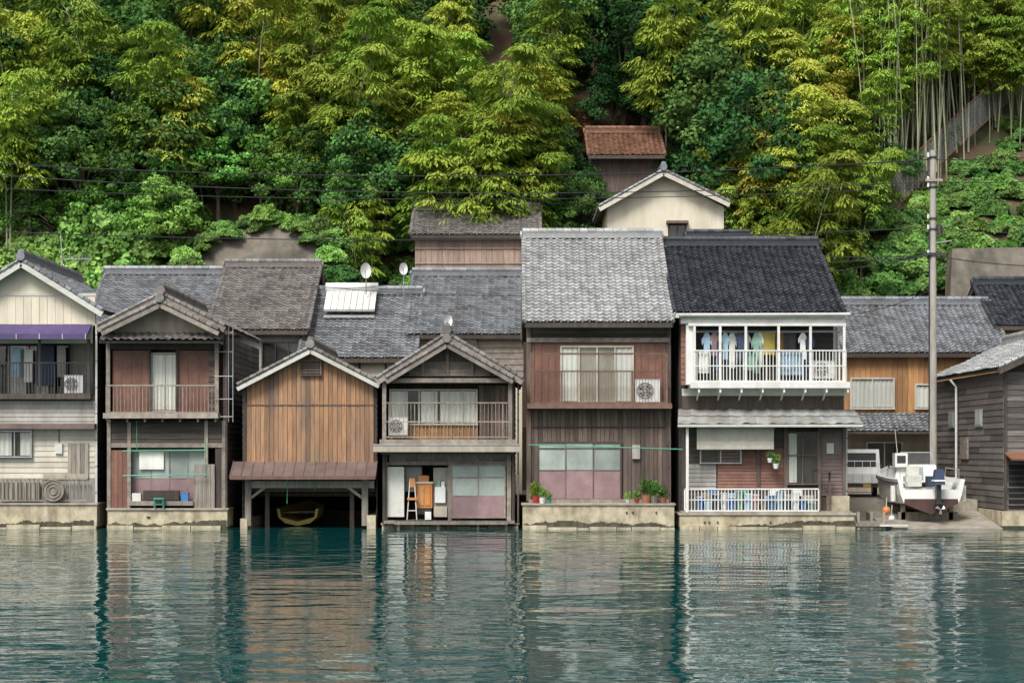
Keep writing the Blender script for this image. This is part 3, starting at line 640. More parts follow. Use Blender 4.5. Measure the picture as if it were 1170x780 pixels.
# ============================================================ utility pole + wires
o=Obj('utility_pole'); d=6
x=X(1066,d)
o.tube('pole','pole',[(x,d,.9),(x,d,Z(172,d))],[.17,.12],12)
o.box('crossarm','wood_trim',x-.35,x+.35,d-.2,d-.12,Z(208,d),Z(205,d)); o.box('crossarm','steel_dark',x-.5,x+.5,d-.2,d-.12,Z(292,d),Z(289,d))
for q in (180,207,214,250,262,291): o.tube('insulator','white_plastic',[(x-.22,d-.1,Z(q,d)),(x-.22,d-.1,Z(q,d)+.18)],.05,6); o.tube('band','steel_dark',[(x,d,Z(q,d)-.04),(x,d,Z(q,d)+.04)],.16,10)
o.tube('junction_box','steel_dark',[(x+.25,d-.1,Z(268,d)),(x+.25,d-.1,Z(258,d))],.12,8)
o.tube('lamp_arm','alu',[(x,d,Z(278,d)),(x+.7,d-.3,Z(276,d))],.02,5)
o.tube('cable_riser','steel_dark',[(x-.17,d-.05,1),(x-.16,d-.05,Z(255,d))],.03,5)
o.finish()
def wire(p0,p1,sag,r=.016):
    a=Vector((X(p0[0],p0[2]),p0[2],Z(p0[1],p0[2]))); b=Vector((X(p1[0],p1[2]),p1[2],Z(p1[1],p1[2])))
    W.tube('wire','steel_dark',[a.lerp(b,t)-Vector((0,0,sag*4*t*(1-t))) for t in np.linspace(0,1,25)],r,4,False)
W=Obj('overhead_wires')
wire((1066,182,6),(-60,183,10),.7,.022); wire((1066,207,6),(-60,196,10),.7,.02); wire((1066,214,6),(-60,212,10),.55)
wire((1066,260,6),(-60,262,12),.5,.02); wire((1066,292,6),(600,283,10),.5); wire((1066,291,6),(800,272,14),.4); wire((1066,182,6),(1300,160,10),.3); wire((1066,207,6),(1300,190,10),.3); wire((1066,292,6),(1300,300,8),.3,.02); wire((1066,330,6),(962,360,8),.2); wire((1066,260,6),(1300,256,8),.3)
wire((355,326,14),(460,322,14),.2); wire((1066,291,6),(352,326,14),1.0)
W.finish()
o=Obj('tv_antenna')
x,d=X(72,12),12
o.tube('mast','alu',[(x,d,Z(318,d)),(x-.1,d,Z(266,d))],.025,5); o.tube('boom','alu',[(x-.1,d,Z(296,d)),(x+1.3,d,Z(296,d))],.02,5)
for i in range(8): o.tube('element','alu',[(x+i*.17,d-.5,Z(296,d)),(x+i*.17,d+.5,Z(296,d)+.05)],.012,4); o.tube('element','alu',[(x+i*.17,d,Z(296,d)-.2),(x+i*.17,d,Z(296,d)+.2)],.012,4)
o.finish()
# ============================================================ motorboat
o=Obj('white_motorboat')
cx,y0,Lb,Wb,zk=X(1060,1),.4,6.2,2.6,.5
n=16;v=[]
def sec(t):
    w=Wb/2*(1-max(0,(t-.35)/.65)**2.3*.97); sh=.45*t*t; kz=.0+.55*max(0,(t-.6)/.4)**2
    return [(-w,1.35+sh),(-w*.97,1.2+sh),(-w*.9,.75+sh*.5),(-w*.8,.42+kz*.6),(0,kz),(w*.8,.42+kz*.6),(w*.9,.75+sh*.5),(w*.97,1.2+sh),(w,1.35+sh),(w*.86,1.37+sh),(w*.8,.95+sh*.6),(-w*.8,.95+sh*.6),(-w*.86,1.37+sh)]
S=[sec(i/(n-1)) for i in range(n)]; K=13
for i in range(n):
    for a,b in S[i]: v.append((cx+a-.35*(i/(n-1)),y0+Lb*i/(n-1),zk+b))
fw=[];fd=[]
for i in range(n-1):
    for j in range(K):
        q=(i*K+j,i*K+(j+1)%K,(i+1)*K+(j+1)%K,(i+1)*K+j); (fd if j in(3,4) else fw).append(q)
fw.append(tuple(range(K)))
o.add('hull','hull_white',v,fw,.5); o.add('hull_bottom','hull_dark',v,fd,.5)
vt=[(cx+a*1.004,y0-.006,zk+b) for a,b in S[0][3:6]]+[(cx+S[0][5][0]*.98,y0-.006,zk+.6),(cx+S[0][3][0]*.98,y0-.006,zk+.6)]
o.add('transom_bottom','hull_dark',vt,[(0,1,2,3,4)],.4)
for j in (1,7): o.tube('rub_rail','steel_dark',[(cx+S[i][j][0]*1.02-.35*i/(n-1),y0+Lb*i/(n-1),zk+S[i][j][1]) for i in range(n)],.03,5)
zz=zk+1.3
o.hexa('cabin','hull_white',[(cx-.95,y0+2.2,zz-.1),(cx-.95,y0+4.9,zz-.1),(cx+.7,y0+4.9,zz-.1),(cx+.85,y0+2.2,zz-.1),(cx-.8,y0+2.35,zz+.6),(cx-.7,y0+4.2,zz+.5),(cx+.5,y0+4.2,zz+.5),(cx+.7,y0+2.35,zz+.6)],.5)
o.hexa('cabin_door','frost',[(cx-.35,y0+2.2,zz),(cx-.35,y0+2.3,zz),(cx+.2,y0+2.3,zz),(cx+.2,y0+2.2,zz),(cx-.35,y0+2.3,zz+.5),(cx-.35,y0+2.36,zz+.5),(cx+.2,y0+2.36,zz+.5),(cx+.2,y0+2.3,zz+.5)])
o.add('windshield','glass',[(cx-.72,y0+2.4,zz+.6),(cx+.7,y0+2.4,zz+.6),(cx+.6,y0+2.8,zz+1.05),(cx-.6,y0+2.8,zz+1.05)],[(0,1,2,3)])
o.tube('windshield_frame','alu',[(cx-.72,y0+2.4,zz+.6),(cx-.6,y0+2.8,zz+1.07),(cx+.6,y0+2.8,zz+1.07),(cx+.7,y0+2.4,zz+.6)],.025,6)
o.box('seat','off_white',cx-.65,cx-.1,y0+1.2,y0+1.7,zz-.25,zz+.2); o.box('seat','navy',cx+.15,cx+.65,y0+1.2,y0+1.7,zz-.25,zz+.15); o.box('seat_back','off_white',cx-.6,cx-.1,y0+1.65,y0+1.75,zz+.2,zz+.55)
o.box('engine_hatch','off_white',cx-.95,cx-.4,y0+.1,y0+.6,zz-.05,zz+.16); o.box('locker','off_white',cx+.45,cx+.98,y0+.1,y0+.6,zz-.05,zz+.12)
for sx in (-1,1):
    o.tube('handrail','alu',[(cx+sx*1.13,y0+.3,zz+.05),(cx+sx*1.13,y0+.3,zz+.42),(cx+sx*1.13-.1,y0+2,zz+.47),(cx+sx*1.13-.1,y0+2.2,zz+.12)],.02,5)
    o.tube('fender','white_plastic',[(cx+sx*1.36,y0+.5,zk+.5),(cx+sx*1.36,y0+.5,zk+1.1)],[.1,.1],8)
o.tube('antenna','white_plastic',[(cx-.7,y0+2.6,zz+.5),(cx-.85,y0+2.6,zz+2.0)],.012,4)
o.box('pilot_box','hull_white',cx-.95,cx-.45,y0+2.1,y0+2.6,zz+.5,zz+1.05); o.box('pilot_box_screen','steel_dark',cx-.87,cx-.53,y0+2.09,y0+2.1,zz+.65,zz+.95)
mx_=cx+.2
o.hexa('outboard_cowl','navy',[(mx_-.2,y0-.6,zk+1.15),(mx_-.2,y0-.08,zk+1.15),(mx_+.2,y0-.08,zk+1.15),(mx_+.2,y0-.6,zk+1.15),(mx_-.15,y0-.5,zk+1.75),(mx_-.15,y0-.15,zk+1.7),(mx_+.15,y0-.15,zk+1.7),(mx_+.15,y0-.5,zk+1.75)],.9)
o.hexa('outboard_band','white_plastic',[(mx_-.21,y0-.61,zk+1.28),(mx_-.21,y0-.08,zk+1.28),(mx_+.21,y0-.08,zk+1.28),(mx_+.21,y0-.61,zk+1.28),(mx_-.2,y0-.6,zk+1.34),(mx_-.2,y0-.08,zk+1.34),(mx_+.2,y0-.08,zk+1.34),(mx_+.2,y0-.6,zk+1.34)])
o.box('outboard_leg','steel_dark',mx_-.09,mx_+.09,y0-.42,y0-.15,zk+.25,zk+1.15); o.box('cavitation_plate','steel_dark',mx_-.16,mx_+.16,y0-.6,y0-.1,zk+.42,zk+.45)
o.tube('gearcase','steel_dark',[(mx_,y0-.6,zk+.22),(mx_,y0-.1,zk+.22)],[.07,.04],8)
for i in range(3):
    a=i*2.094+.5; o.hexa('propeller','alu',[(mx_,y0-.66,zk+.22),(mx_+.18*math.cos(a-.35),y0-.68,zk+.22+.18*math.sin(a-.35)),(mx_+.2*math.cos(a+.35),y0-.62,zk+.22+.2*math.sin(a+.35)),(mx_+.05,y0-.64,zk+.22)]+[(mx_,y0-.64,zk+.23),(mx_+.18*math.cos(a-.35),y0-.66,zk+.22+.18*math.sin(a-.35)),(mx_+.2*math.cos(a+.35),y0-.6,zk+.22+.2*math.sin(a+.35)),(mx_+.05,y0-.62,zk+.23)])
for y in (1.2,4.2): o.box('cradle','wood_grey',cx-1.1,cx+1.2,y,y+.2,.2,.57)
for sx in (-.9,.95):
    for y in (1.2,4.2): o.box('cradle_post','wood_grey',cx+sx-.08,cx+sx+.08,y,y+.2,.2,1.0)
o.finish()
o=Obj('mooring_buoy')
for (p,q,r,m_) in ((1012,583,.17,'orange'),(1018,592,.13,'white_plastic')):
    x,z=X(p),Z(q); o.tube('ball',m_,[(x,-.1,z-r+ r*(1-math.cos(t))) for t in np.linspace(0.15,math.pi-.15,8)],[r*math.sin(t) for t in np.linspace(.15,math.pi-.15,8)],12)
    o.tube('rope','off_white',[(x,-.1,z+r*.9),(x+.1,.3,z+.5)],.012,4)
o.finish(('ball',))
o=Obj('mini_truck'); d=6.2; x0,x1=X(966,d)-.1,X(1018,d); g=1.0
o.box('bed_floor','white_plastic',x0,x1,d,d+1.9,g+.6,g+.68)
o.box('tailgate','white_plastic',x0,x1,d-.03,d+.02,g+.6,g+.98)
for i in range(1,5): o.box('tailgate_rib','off_white',x0+(x1-x0)*i/5-.02,x0+(x1-x0)*i/5+.02,d-.045,d-.03,g+.64,g+.94)
for x in (x0,x1-.04): o.box('bed_side','white_plastic',x,x+.04,d+.02,d+1.9,g+.68,g+.98)
v=[(x0+.02,d+1.95,g+.55),(x0+.02,d+3.2,g+.45),(x1-.02,d+3.2,g+.45),(x1-.02,d+1.95,g+.55),(x0+.1,d+2.0,g+2.0),(x0+.1,d+2.75,g+2.0),(x1-.1,d+2.75,g+2.0),(x1-.1,d+2.0,g+2.0)]
o.hexa('cab','white_plastic',v,.5)
o.box('rear_window','steel_dark',x0+.28,x1-.28,d+1.93,d+1.95,g+1.3,g+1.8); o.box('rear_window_seal','rubber',x0+.24,x1-.24,d+1.955,d+1.98,g+1.26,g+1.84)
for i in range(6): xx=x0+.15+(x1-x0-.3)*i/5; o.tube('guard_frame','white_plastic',[(xx,d+1.86,g+.9),(xx,d+1.86,g+1.5)],.012,5)
o.tube('guard_frame','white_plastic',[(x0+.1,d+1.86,g+1.5),(x1-.1,d+1.86,g+1.5)],.02,5)
o.box('bumper','steel_dark',x0+.1,x1-.1,d,d+.08,g+.42,g+.55)
for x in (x0+.1,x1-.28): o.box('tail_light','taillight',x,x+.18,d-.02,d+.04,g+.46,g+.58)
o.box('number_plate','yellow',(x0+x1)/2-.16,(x0+x1)/2+.16,d-.03,d-.01,g+.4,g+.56)
for x in (x0+.1,x1-.26):
    for y in (d+.7,d+2.6): o.tube('wheel','rubber',[(x,y,g+.27),(x+.16,y,g+.27)],.27,16); o.tube('hub','alu',[(x-.01,y,g+.27),(x+.17,y,g+.27)],.14,10)
o.finish()
# ============================================================ leaf tech
def mesh_np(name,V_,F_,tone,mats,mi=None):
    me=bpy.data.meshes.new(name); nf=len(F_)
    me.vertices.add(len(V_)); me.vertices.foreach_set('co',V_.astype(np.float32).ravel())
    me.loops.add(nf*4); me.loops.foreach_set('vertex_index',F_.astype(np.int32).ravel())
    me.polygons.add(nf); me.polygons.foreach_set('loop_start',np.arange(0,nf*4,4,dtype=np.int32))
    try: me.polygons.foreach_set('loop_total',np.full(nf,4,dtype=np.int32))
    except Exception: pass
    if mi is not None: me.polygons.foreach_set('material_index',mi.astype(np.int32))
    me.update(calc_edges=True)
    a=me.attributes.new('tone','FLOAT','FACE'); a.data.foreach_set('value',tone.astype(np.float32))
    for m in mats: me.materials.append(MATS[m])
    me.validate(); return me
def nrm(a): return a/np.maximum(1e-6,np.linalg.norm(a,axis=1,keepdims=True))
def leafgeo(C,Dr,Nn,L,W):
    Dr=nrm(Dr); S=nrm(np.cross(Dr,Nn)); n=len(C)
    L=(L*rng.uniform(.6,1.3,n))[:,None]/2; W=(W*rng.uniform(.7,1.3,n))[:,None]/2
    V_=np.stack([C-Dr*L,C+S*W,C+Dr*L,C-S*W],1).reshape(-1,3); F_=np.arange(n*4).reshape(-1,4); return V_,F_
class Tree:
    def __init__(s): s.V=[];s.F=[];s.R=[];s.M=[];s.n=0
    def addg(s,V_,F_,R_,mi): s.V.append(V_);s.F.append(F_+s.n);s.R.append(R_);s.M.append(np.full(len(F_),mi));s.n+=len(V_)
    def leaves(s,C,Dr,Nn,L,W,bias=None):
        V_,F_=leafgeo(C,Dr,Nn,L,W); s.addg(V_,F_,np.clip(rng.normal(.5,.15,len(F_)) if bias is None else bias+rng.normal(0,.07,len(F_)),0,1),0)
    def tube(s,pts,r0,r1,n=5):
        pts=[Vector(p) for p in pts];v=[]
        for i,p in enumerate(pts):
            d=(pts[min(i+1,len(pts)-1)]-pts[max(i-1,0)]).normalized(); a=d.cross(Vector((.1,1,.1))).normalized(); b=d.cross(a); r=r0+(r1-r0)*i/(len(pts)-1)
            for k in range(n): t=2*math.pi*k/n; v.append(p+(a*math.cos(t)+b*math.sin(t))*r)
        F_=[(i*n+k,i*n+(k+1)%n,(i+1)*n+(k+1)%n,(i+1)*n+k) for i in range(len(pts)-1) for k in range(n)]
        s.addg(np.array([list(q) for q in v]),np.array(F_),np.full(len(F_),random.random()),1)
    def mesh(s,name,mats): return mesh_np(name,np.concatenate(s.V),np.concatenate(s.F),np.concatenate(s.R),mats,np.concatenate(s.M))
def tuft(T,c,out,R,n,bias,L=.3,W=.08):
    a=rng.uniform(0,6.283,n); r=np.sqrt(rng.uniform(0,1,n))
    rad=np.stack([np.cos(a),np.sin(a),np.zeros(n)],1)
    C=c+rad*(r*R)[:,None]+out*(.35*R)+np.array([0,0,1.])*((.12-.62*r**2)*R+rng.normal(0,.05,n))[:,None]+out*(r*R*.3)[:,None]
    Dr=rad*.9+out*.5+np.array([0,0,-1.])*(.15+.9*r)[:,None]+rng.normal(0,.25,(n,3))
    Nn=rad*.5*r[:,None]+np.array([0,0,1.])+rng.normal(0,.25,(n,3))
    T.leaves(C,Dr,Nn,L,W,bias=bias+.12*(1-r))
def plume(seed,mat,h=9.5,Rc=1.7,n=46,nl=85,nc=2):
    random.seed(seed); T=Tree()
    for c_ in range(nc):
        hh=h*(1 if c_==0 else random.uniform(.7,.92)); a=random.uniform(0,6.28); lean=random.uniform(.6,2.2); bx=0 if c_==0 else random.uniform(-2,2); by=random.uniform(-.8,.8); cb=random.uniform(-.1,.1)
        P=lambda t: np.array([bx+math.cos(a)*lean*t**2.6,by+math.sin(a)*lean*t**2.6,hh*(t-.12*t**5)])
        T.tube([P(t) for t in np.linspace(0,1,9)],.05,.012)
        for k in range(n):
            t=.45+.6*random.random()**.9; t=min(t,1.02); p=P(t); b=random.uniform(0,6.28); f=(1.02-t)/.57
            ext=Rc*math.sqrt(max(.02,f))*(1-.35*f)*random.uniform(.35,1.1)
            out=np.array([math.cos(b),math.sin(b),0]); R=random.uniform(.38,.72)
            c=p+out*ext+np.array([0,0,.25-.18*ext])
            if k%3==0: T.tube([tuple(p),tuple(c)],.015,.006,3)
            tuft(T,c,out,R,nl,.2+.25*(ext/Rc)+.35*max(0,1-f)*.7+cb+random.uniform(-.16,.16))  # upper and outer tufts lighter, inner darker: shading painted into leaf tone
    return T.mesh('bamboo_mesh',[mat,'culm'])
def broad(seed,mat,h=7.,R=2.6,clumps=50,nl=120,lf=(.22,.15)):
    random.seed(seed); T=Tree(); top=np.array([0,0,h*.62])
    T.tube([(0,0,-1),(.1,0,h*.3),(.05,.1,h*.7)],.2,.08,6)
    for k in range(clumps):
        a=random.uniform(0,6.28); ph=math.asin(random.uniform(-.55,1)); rr=R*random.uniform(.55,1.05)*(1+.25*math.sin(3*a+seed))
        c=top+np.array([math.cos(a)*math.cos(ph)*rr,math.sin(a)*math.cos(ph)*rr,math.sin(ph)*rr*.95])
        if k%4==0: T.tube([(0,0,h*.35),tuple((np.array([0,0,h*.5])+c)/2),tuple(c)],.07,.02,4)
        cr=random.uniform(.4,.85); g=nrm(rng.normal(0,1,(nl,3)))*rng.uniform(.6,1.05,nl)[:,None]*cr*np.array([1.15,1.15,.6])
        out=nrm(g+np.array([0,0,.3])); up=out+rng.normal(0,.3,(nl,3))
        T.leaves(c+g,nrm(rng.normal(0,1,(nl,3))+out*.6+np.array([0,0,-.3])),up,lf[0],lf[1],bias=.42+.28*(g[:,2]/cr)+random.uniform(-.18,.18))  # clump tops lighter, undersides darker: light and shade put into leaf colour
    return T.mesh('broadleaf_mesh',[mat,'bark'])
def mound(seed,mat,R=2.,n=5000,lf=(.26,.22)):
    random.seed(seed); T=Tree(); d=nrm(rng.normal(0,1,(n,3))); d[:,2]=np.abs(d[:,2])*1.0-.25
    lump=np.array([mn.fractal(Vector(p)*1.6+Vector((seed*3.1,0,0)),.8,2.,4) for p in d])
    C=d*(R*(1+.45*lump)*rng.uniform(.88,1.04,n))[:,None]*np.array([1,.8,.85])
    T.leaves(C,rng.normal(0,1,(n,3))+np.array([0,0,-.6]),d+rng.normal(0,.35,(n,3))+np.array([0,0,.3]),lf[0],lf[1],bias=.5+.5*lump)  # swells lighter, hollows darker: shade painted into the leaves
    T.tube([(0,0,-1),(0,0,R*.6)],.06,.03,4)
    return T.mesh('shrub_mesh',[mat,'bark'])
def conifer(seed,mat,h=9.):
    random.seed(seed); T=Tree(); T.tube([(0,0,-1),(0,0,h)],.16,.03,6)
    for k in range(90):
        t=random.uniform(.2,1); z=h*t; a=random.uniform(0,6.28); L_=(1-t)*2.3+.35; n=60; s_=rng.uniform(.1,1,n)
        u=np.array([math.cos(a),math.sin(a),0]); C=np.array([0,0,z])+u*(L_*s_)[:,None]+np.array([0,0,-.7])*((s_**1.6)*L_*.6)[:,None]+rng.normal(0,.1,(n,3))
        T.leaves(C,u+rng.normal(0,.5,(n,3))+np.array([0,0,-.7]),rng.normal(0,.4,(n,3))+np.array([0,0,1]),.3,.12,bias=.2+.5*s_)  # foliage near the trunk darker, inner shade set in leaf colour
    return T.mesh('conifer_mesh',[mat,'bark'])
def culms(seed,n=5,h=12):
    random.seed(seed); T=Tree()
    for i in range(n):
        x,y=random.uniform(-2.2,2.2),random.uniform(-2,2); l=random.uniform(-1.1,1.1); hh=h*random.uniform(.7,1.1)
        T.tube([(x+l*t*t,y,hh*t) for t in np.linspace(-.05,1,6)],random.uniform(.035,.065),.025,6)
        for k in range(9):
            t=random.uniform(.55,1); a=random.uniform(0,6.28); e=random.uniform(.2,.9); ou=np.array([math.cos(a),math.sin(a),0])
            tuft(T,np.array([x+l*t*t,y,hh*t])+ou*e,ou,random.uniform(.35,.55),50,random.uniform(.3,.6))
    return T.mesh('culm_mesh',['leaf_bamboo','culm'])
def dead(seed,h=7):
    random.seed(seed); T=Tree(); T.tube([(0,0,-1),(.1,0,h*.5),(0,0,h)],.12,.02,5)
    for k in range(60):
        t=random.uniform(.15,.97); a=random.uniform(0,6.28); L_=(1.1-t)*1.5; T.tube([(0,0,h*t),(math.cos(a)*L_*.5,math.sin(a)*L_*.5,h*t-.1),(math.cos(a)*L_,math.sin(a)*L_,h*t-.45*L_)],.028,.008,4)
    m_=50; T.leaves(rng.normal(0,.6,(m_,3))+np.array([0,0,h*.5]),rng.normal(0,1,(m_,3)),rng.normal(0,1,(m_,3)),.12,.06)
    return T.mesh('dead_mesh',['leaf_red','deadwood'])
KIND={'B':[plume(11,'leaf_bamboo'),plume(12,'leaf_bamboo'),plume(13,'leaf_bamboo',8.5,2.0,50,85,2),plume(14,'leaf_bamboo',10,1.5,50,80,1)],
 'Y':[plume(21,'leaf_yellow'),plume(22,'leaf_yellow',9,1.6,46,85,1)],
 'G':[broad(31,'leaf_broad'),broad(32,'leaf_broad'),broad(33,'leaf_broad',8,3.,64)],
 'D':[broad(41,'leaf_dark'),broad(42,'leaf_dark',8,3,64)],
 'H':[broad(45,'leaf_kudzu',7,2.6,44,110,(.26,.2)),broad(46,'leaf_kudzu',7,2.2,40,110,(.26,.2))],
 'K':[mound(51,'leaf_kudzu'),mound(52,'leaf_kudzu'),mound(53,'leaf_kudzu')],
 'S':[mound(54,'leaf_broad',1.7),mound(55,'leaf_broad',1.7)],
 'C':[conifer(61,'leaf_broad'),conifer(62,'leaf_bamboo')],
 'U':[culms(71),culms(72),culms(73)],'X':[dead(81)],'R':[broad(91,'leaf_red',6,2,30,110)]}
CC={'B':7,'Y':7,'G':4.6,'D':5,'K':.8,'S':.7,'C':4.8,'U':8,'X':4,'R':3.8,'H':4.4}
NAME={'B':'bamboo','Y':'bamboo_golden','G':'broadleaf_tree','D':'dark_broadleaf_tree','K':'kudzu_vine','S':'shrub','C':'cedar_tree','U':'bamboo_culms','X':'dead_tree','R':'russet_tree','H':'kudzu_covered_tree'}
random.seed(5)
def hill(x,y):
    if y<=19.5: z=1.0
    elif y<28: z=1+(y-19.5)/8.5*13
    else: z=14+(y-28)*.78
    k=min(1,max(0,(y-20)/6)); return z+k*1.1*mn.noise(Vector((x*.09,y*.09,.3)))+k*.3*mn.noise(Vector((x*.5,y*.5,2.3)))
forest=link(bpy.data.objects.new('hillside_forest',None))
bank=link(bpy.data.objects.new('hillside_undergrowth',None))
def inst(k,x,y,z,s,par,rot=None,sz=None):
    o=link(bpy.data.objects.new(NAME[k],random.choice(KIND[k]))); o.location=(x,y,z); s*=random.uniform(.9,1.1)
    o.scale=(s,s,s*(sz or 1)); o.rotation_euler=(random.uniform(-.08,.08),random.uniform(-.08,.08),random.uniform(0,6.28) if rot is None else rot); o.parent=par; return o
def place(px,py,k,s=1.,par=None,hc=None):
    hc=CC[k]*s if hc is None else hc; lo,hi=21.,110.
    f=lambda y: hill(X(px,y),y)+hc-Z(py,y)
    if f(lo)>0: y=lo+random.uniform(0,1.5); return inst(k,X(px,y),y,Z(py,y)-hc,s,par or forest)
    for _ in range(30):
        m_=(lo+hi)/2
        if f(m_)>0: hi=m_
        else: lo=m_
    return inst(k,X(px,lo),lo,Z(py,lo)-hc,s,par or forest)
fence_y=lambda px: 250-(px-1015)*.94 if px<1175 else 100
def region(px,py):
    r=random.random()
    if px>1005: return 'B' if r<.45 else ('Y' if r<.6 else 'G')
    if 640<px<880 and 40<py<190: return 'D' if r<.75 else ('G' if r<.9 else 'B')
    if 640<px<820: return 'D' if r<.4 else 'B'
    if 800<px<1010: return 'Y' if r<.42 else ('B' if r<.88 else 'D')
    if 330<px<500 and py>140: return 'G' if r<.85 else 'B'
    if 500<px<660 and py>90: return 'B' if r<.5 else ('Y' if r<.65 else 'G')
    if px<330 and py>130: return 'G' if r<.35 else ('H' if r<.68 else ('D' if r<.84 else 'B'))
    if 370<px<650: return 'B' if r<.64 else ('Y' if r<.8 else ('G' if r<.92 else 'D'))
    return 'B' if r<.56 else ('Y' if r<.68 else ('G' if r<.84 else 'D'))
for py in range(-70,262,36):
    for px in range(-110,1290,50):
        qx=px+random.uniform(-30,30); qy=py+random.uniform(-20,20)
        if 205<qx<375 and qy>190: continue
        if qx>1000 and qy>-10: continue
        if qx<215 and qy>200: continue
        if 460<qx<625 and qy>222: continue
        if 675<qx<840 and qy>160: continue
        if 630<qx<800 and 82<qy<230: continue
        if 590<qx<690 and qy>215: continue
        k=region(qx,qy); place(qx,qy,k,random.uniform(.8,1.3)*(.6 if k in'GDH' and qy>190 else 1))
for i in range(50):
    x=random.choice([-1,1])*random.uniform(32,60); y=random.uniform(26,60); k=random.choice('BGGB'); inst(k,x,y,hill(x,y)-.3,1.1,forest)
def bankfill(x0,x1,y0,y1,st,ks,s=(.5,.95)):
    for py in range(y0,y1,st):
        for px in range(x0,x1,st+8): place(px+random.uniform(-12,12),py+random.uniform(-9,9),random.choice(ks),random.uniform(*s),bank)
bankfill(-40,205,215,325,28,'KKKS',(.8,1.4)); bankfill(372,475,230,335,24,'SSKS',(.6,.9)); bankfill(600,690,215,300,28,'SSG',(.5,.8)); bankfill(830,1010,230,340,26,'SSKC',(.5,.8))
bankfill(1000,1090,285,345,20,'SSS',(.4,.7))
# around the rusty-roofed shed: low growth in front, dark trees behind and beside
for (px,py,k,s) in ((650,195,'D',.5),(672,205,'D',.42),(690,192,'S',.7),(715,190,'S',.6),(740,190,'S',.7),(765,192,'S',.8),(785,185,'D',.45),(800,170,'D',.6),(640,165,'D',.6),(655,140,'R',.5),(700,108,'D',.7),(740,105,'D',.7),(775,120,'D',.6),(790,145,'G',.5)): 
    if py<130: place(px,py,k,s)
    else: place(px,py,k,s,bank)
for i in range(110):
    px=random.uniform(1020,1200); py=random.uniform(fence_y(px)+12,282); place(px,py,random.choice('SSSK'),random.uniform(.3,.55),bank)
WALL=[(205,340,19.6),(385,340,19.6),(378,270,22.0),(366,250,23.0),(300,250,23.0),(250,262,22.5),(212,296,21.0)]
edge=[(206,310,20.4),(214,292,21.1),(250,262,22.5),(300,250,23.),(340,248,23.),(366,250,23.),(378,272,21.9),(384,318,20.3)]
for i in range(len(edge)-1):
    for t in (0,.25,.5,.75):
        a,b=edge[i],edge[i+1]; px,py,d=[a[j]*(1-t)+b[j]*t for j in range(3)]
        s=random.uniform(.22,.5); inst(random.choice('KKS'),X(px+random.uniform(-7,7),d),d-.1+random.uniform(-.2,.4),Z(py+random.uniform(-6,9),d)-.3*s,s,bank)
for (px,py,d) in ((232,285,21.2),(240,275,21.6),(262,268,22),(222,305,20.5),(345,262,22.3),(352,275,21.8)): inst('K',X(px,d),d-.2,Z(py,d),random.uniform(.2,.38),bank)
for (px,py,s) in ((225,150,.7),(258,150,.7),(215,185,.8),(250,190,.8),(190,215,.75),(150,225,.7),(165,255,.7),(110,235,.6),(280,175,.6),(200,250,.7),(60,240,.55),(20,235,.6),(300,205,.6),(340,215,.6),(320,195,.6)): place(px,py,'H',s)
place(82,130,'X',1.3); place(35,215,'X',1.1)
for (px,py,k,s) in ((968,245,'C',.8),(985,262,'C',.55),(940,190,'B',.9),(850,165,'Y',.9),(880,110,'B',1.1),(930,120,'Y',1),(820,60,'B',1.1),(180,75,'Y',1),(205,100,'Y',.8),(400,60,'B',1.3),(440,90,'B',1.2),(385,200,'G',1),(430,215,'G',1),(470,195,'G',.9),(590,130,'B',1.1),(605,160,'B',1),(545,185,'Y',.8),(620,95,'R',.9),(975,60,'Y',1),(955,30,'Y',1),(990,120,'B',.9),(985,170,'B',.8),(1000,60,'B',1),(20,60,'B',1.3),(60,100,'B',1.1),(120,60,'B',1.3),(490,60,'B',1.3),(530,90,'B',1.1),(900,200,'Y',.8),(865,215,'B',.8),(822,185,'Y',.6),(1075,152,'G',.35),(520,30,'Y',1),(420,120,'Y',.8)): place(px,py,k,s)
for i in range(34):
    px=random.uniform(985,1185); py=min(fence_y(px),225)-random.uniform(4,50); place(px,py,'U',random.uniform(.8,1.15),hc=0)
for i in range(46):
    px=random.uniform(1000,1200); place(px,random.uniform(-60,40),random.choice('BBYG'),random.uniform(.7,1.05))
for i in range(9):
    px=random.uniform(1000,1190); place(px,random.uniform(70,fence_y(px)-35),random.choice('GRSBG'),random.uniform(.3,.5))
# ============================================================ terrain
nx=150; xs=np.linspace(-95,95,nx); ys=np.concatenate([np.linspace(9,19,8),np.linspace(20,60,70),np.linspace(62,130,32)])
Vt=np.array([(x,y,hill(x,y)) for y in ys for x in xs]); Ft=np.array([(j*nx+i,j*nx+i+1,(j+1)*nx+i+1,(j+1)*nx+i) for j in range(len(ys)-1) for i in range(nx-1)])
M('hill_soil',(.05,.07,.025),(.15,.08,.05),(.5,.5,.5),.95,0,.1,.5,(.2,.2,.2))
me=mesh_np('hillside_terrain',Vt,Ft,np.full(len(Ft),.5),['hill_soil']); me.shade_smooth(); link(bpy.data.objects.new('hillside_terrain',me))
o=Obj('quay_ground'); o.box('pavement','concrete',-95,95,9.02,20.3,-1.5,1.02,r=.5); o.finish()
o=Obj('slipway')
o.box('slab','concrete',X(971)+.02,X(1141),3.2,9,-1,1.0,r=.4)
o.hexa('ramp','concrete',[(X(1008),-.6,-.6),(X(1008),3.2,-.6),(X(1141),3.2,-.6),(X(1141),-.6,-.6),(X(1008),-.6,.02),(X(1008),3.2,.55),(X(1141),3.2,.55),(X(1141),-.6,.02)],.2)
o.f('landing','wood_grey',972,1016,596,600,-.8,1.6); o.f('landing_wall','concrete_base',972,1008,600,612,-.7,3.2); o.f('plank','off_white',1000,1032,598,600,-.9,-.6)
for p in (975,990,1004): o.f('pile','wood_grey',p,p+3,584,612,-.75,-.6)
o.finish()
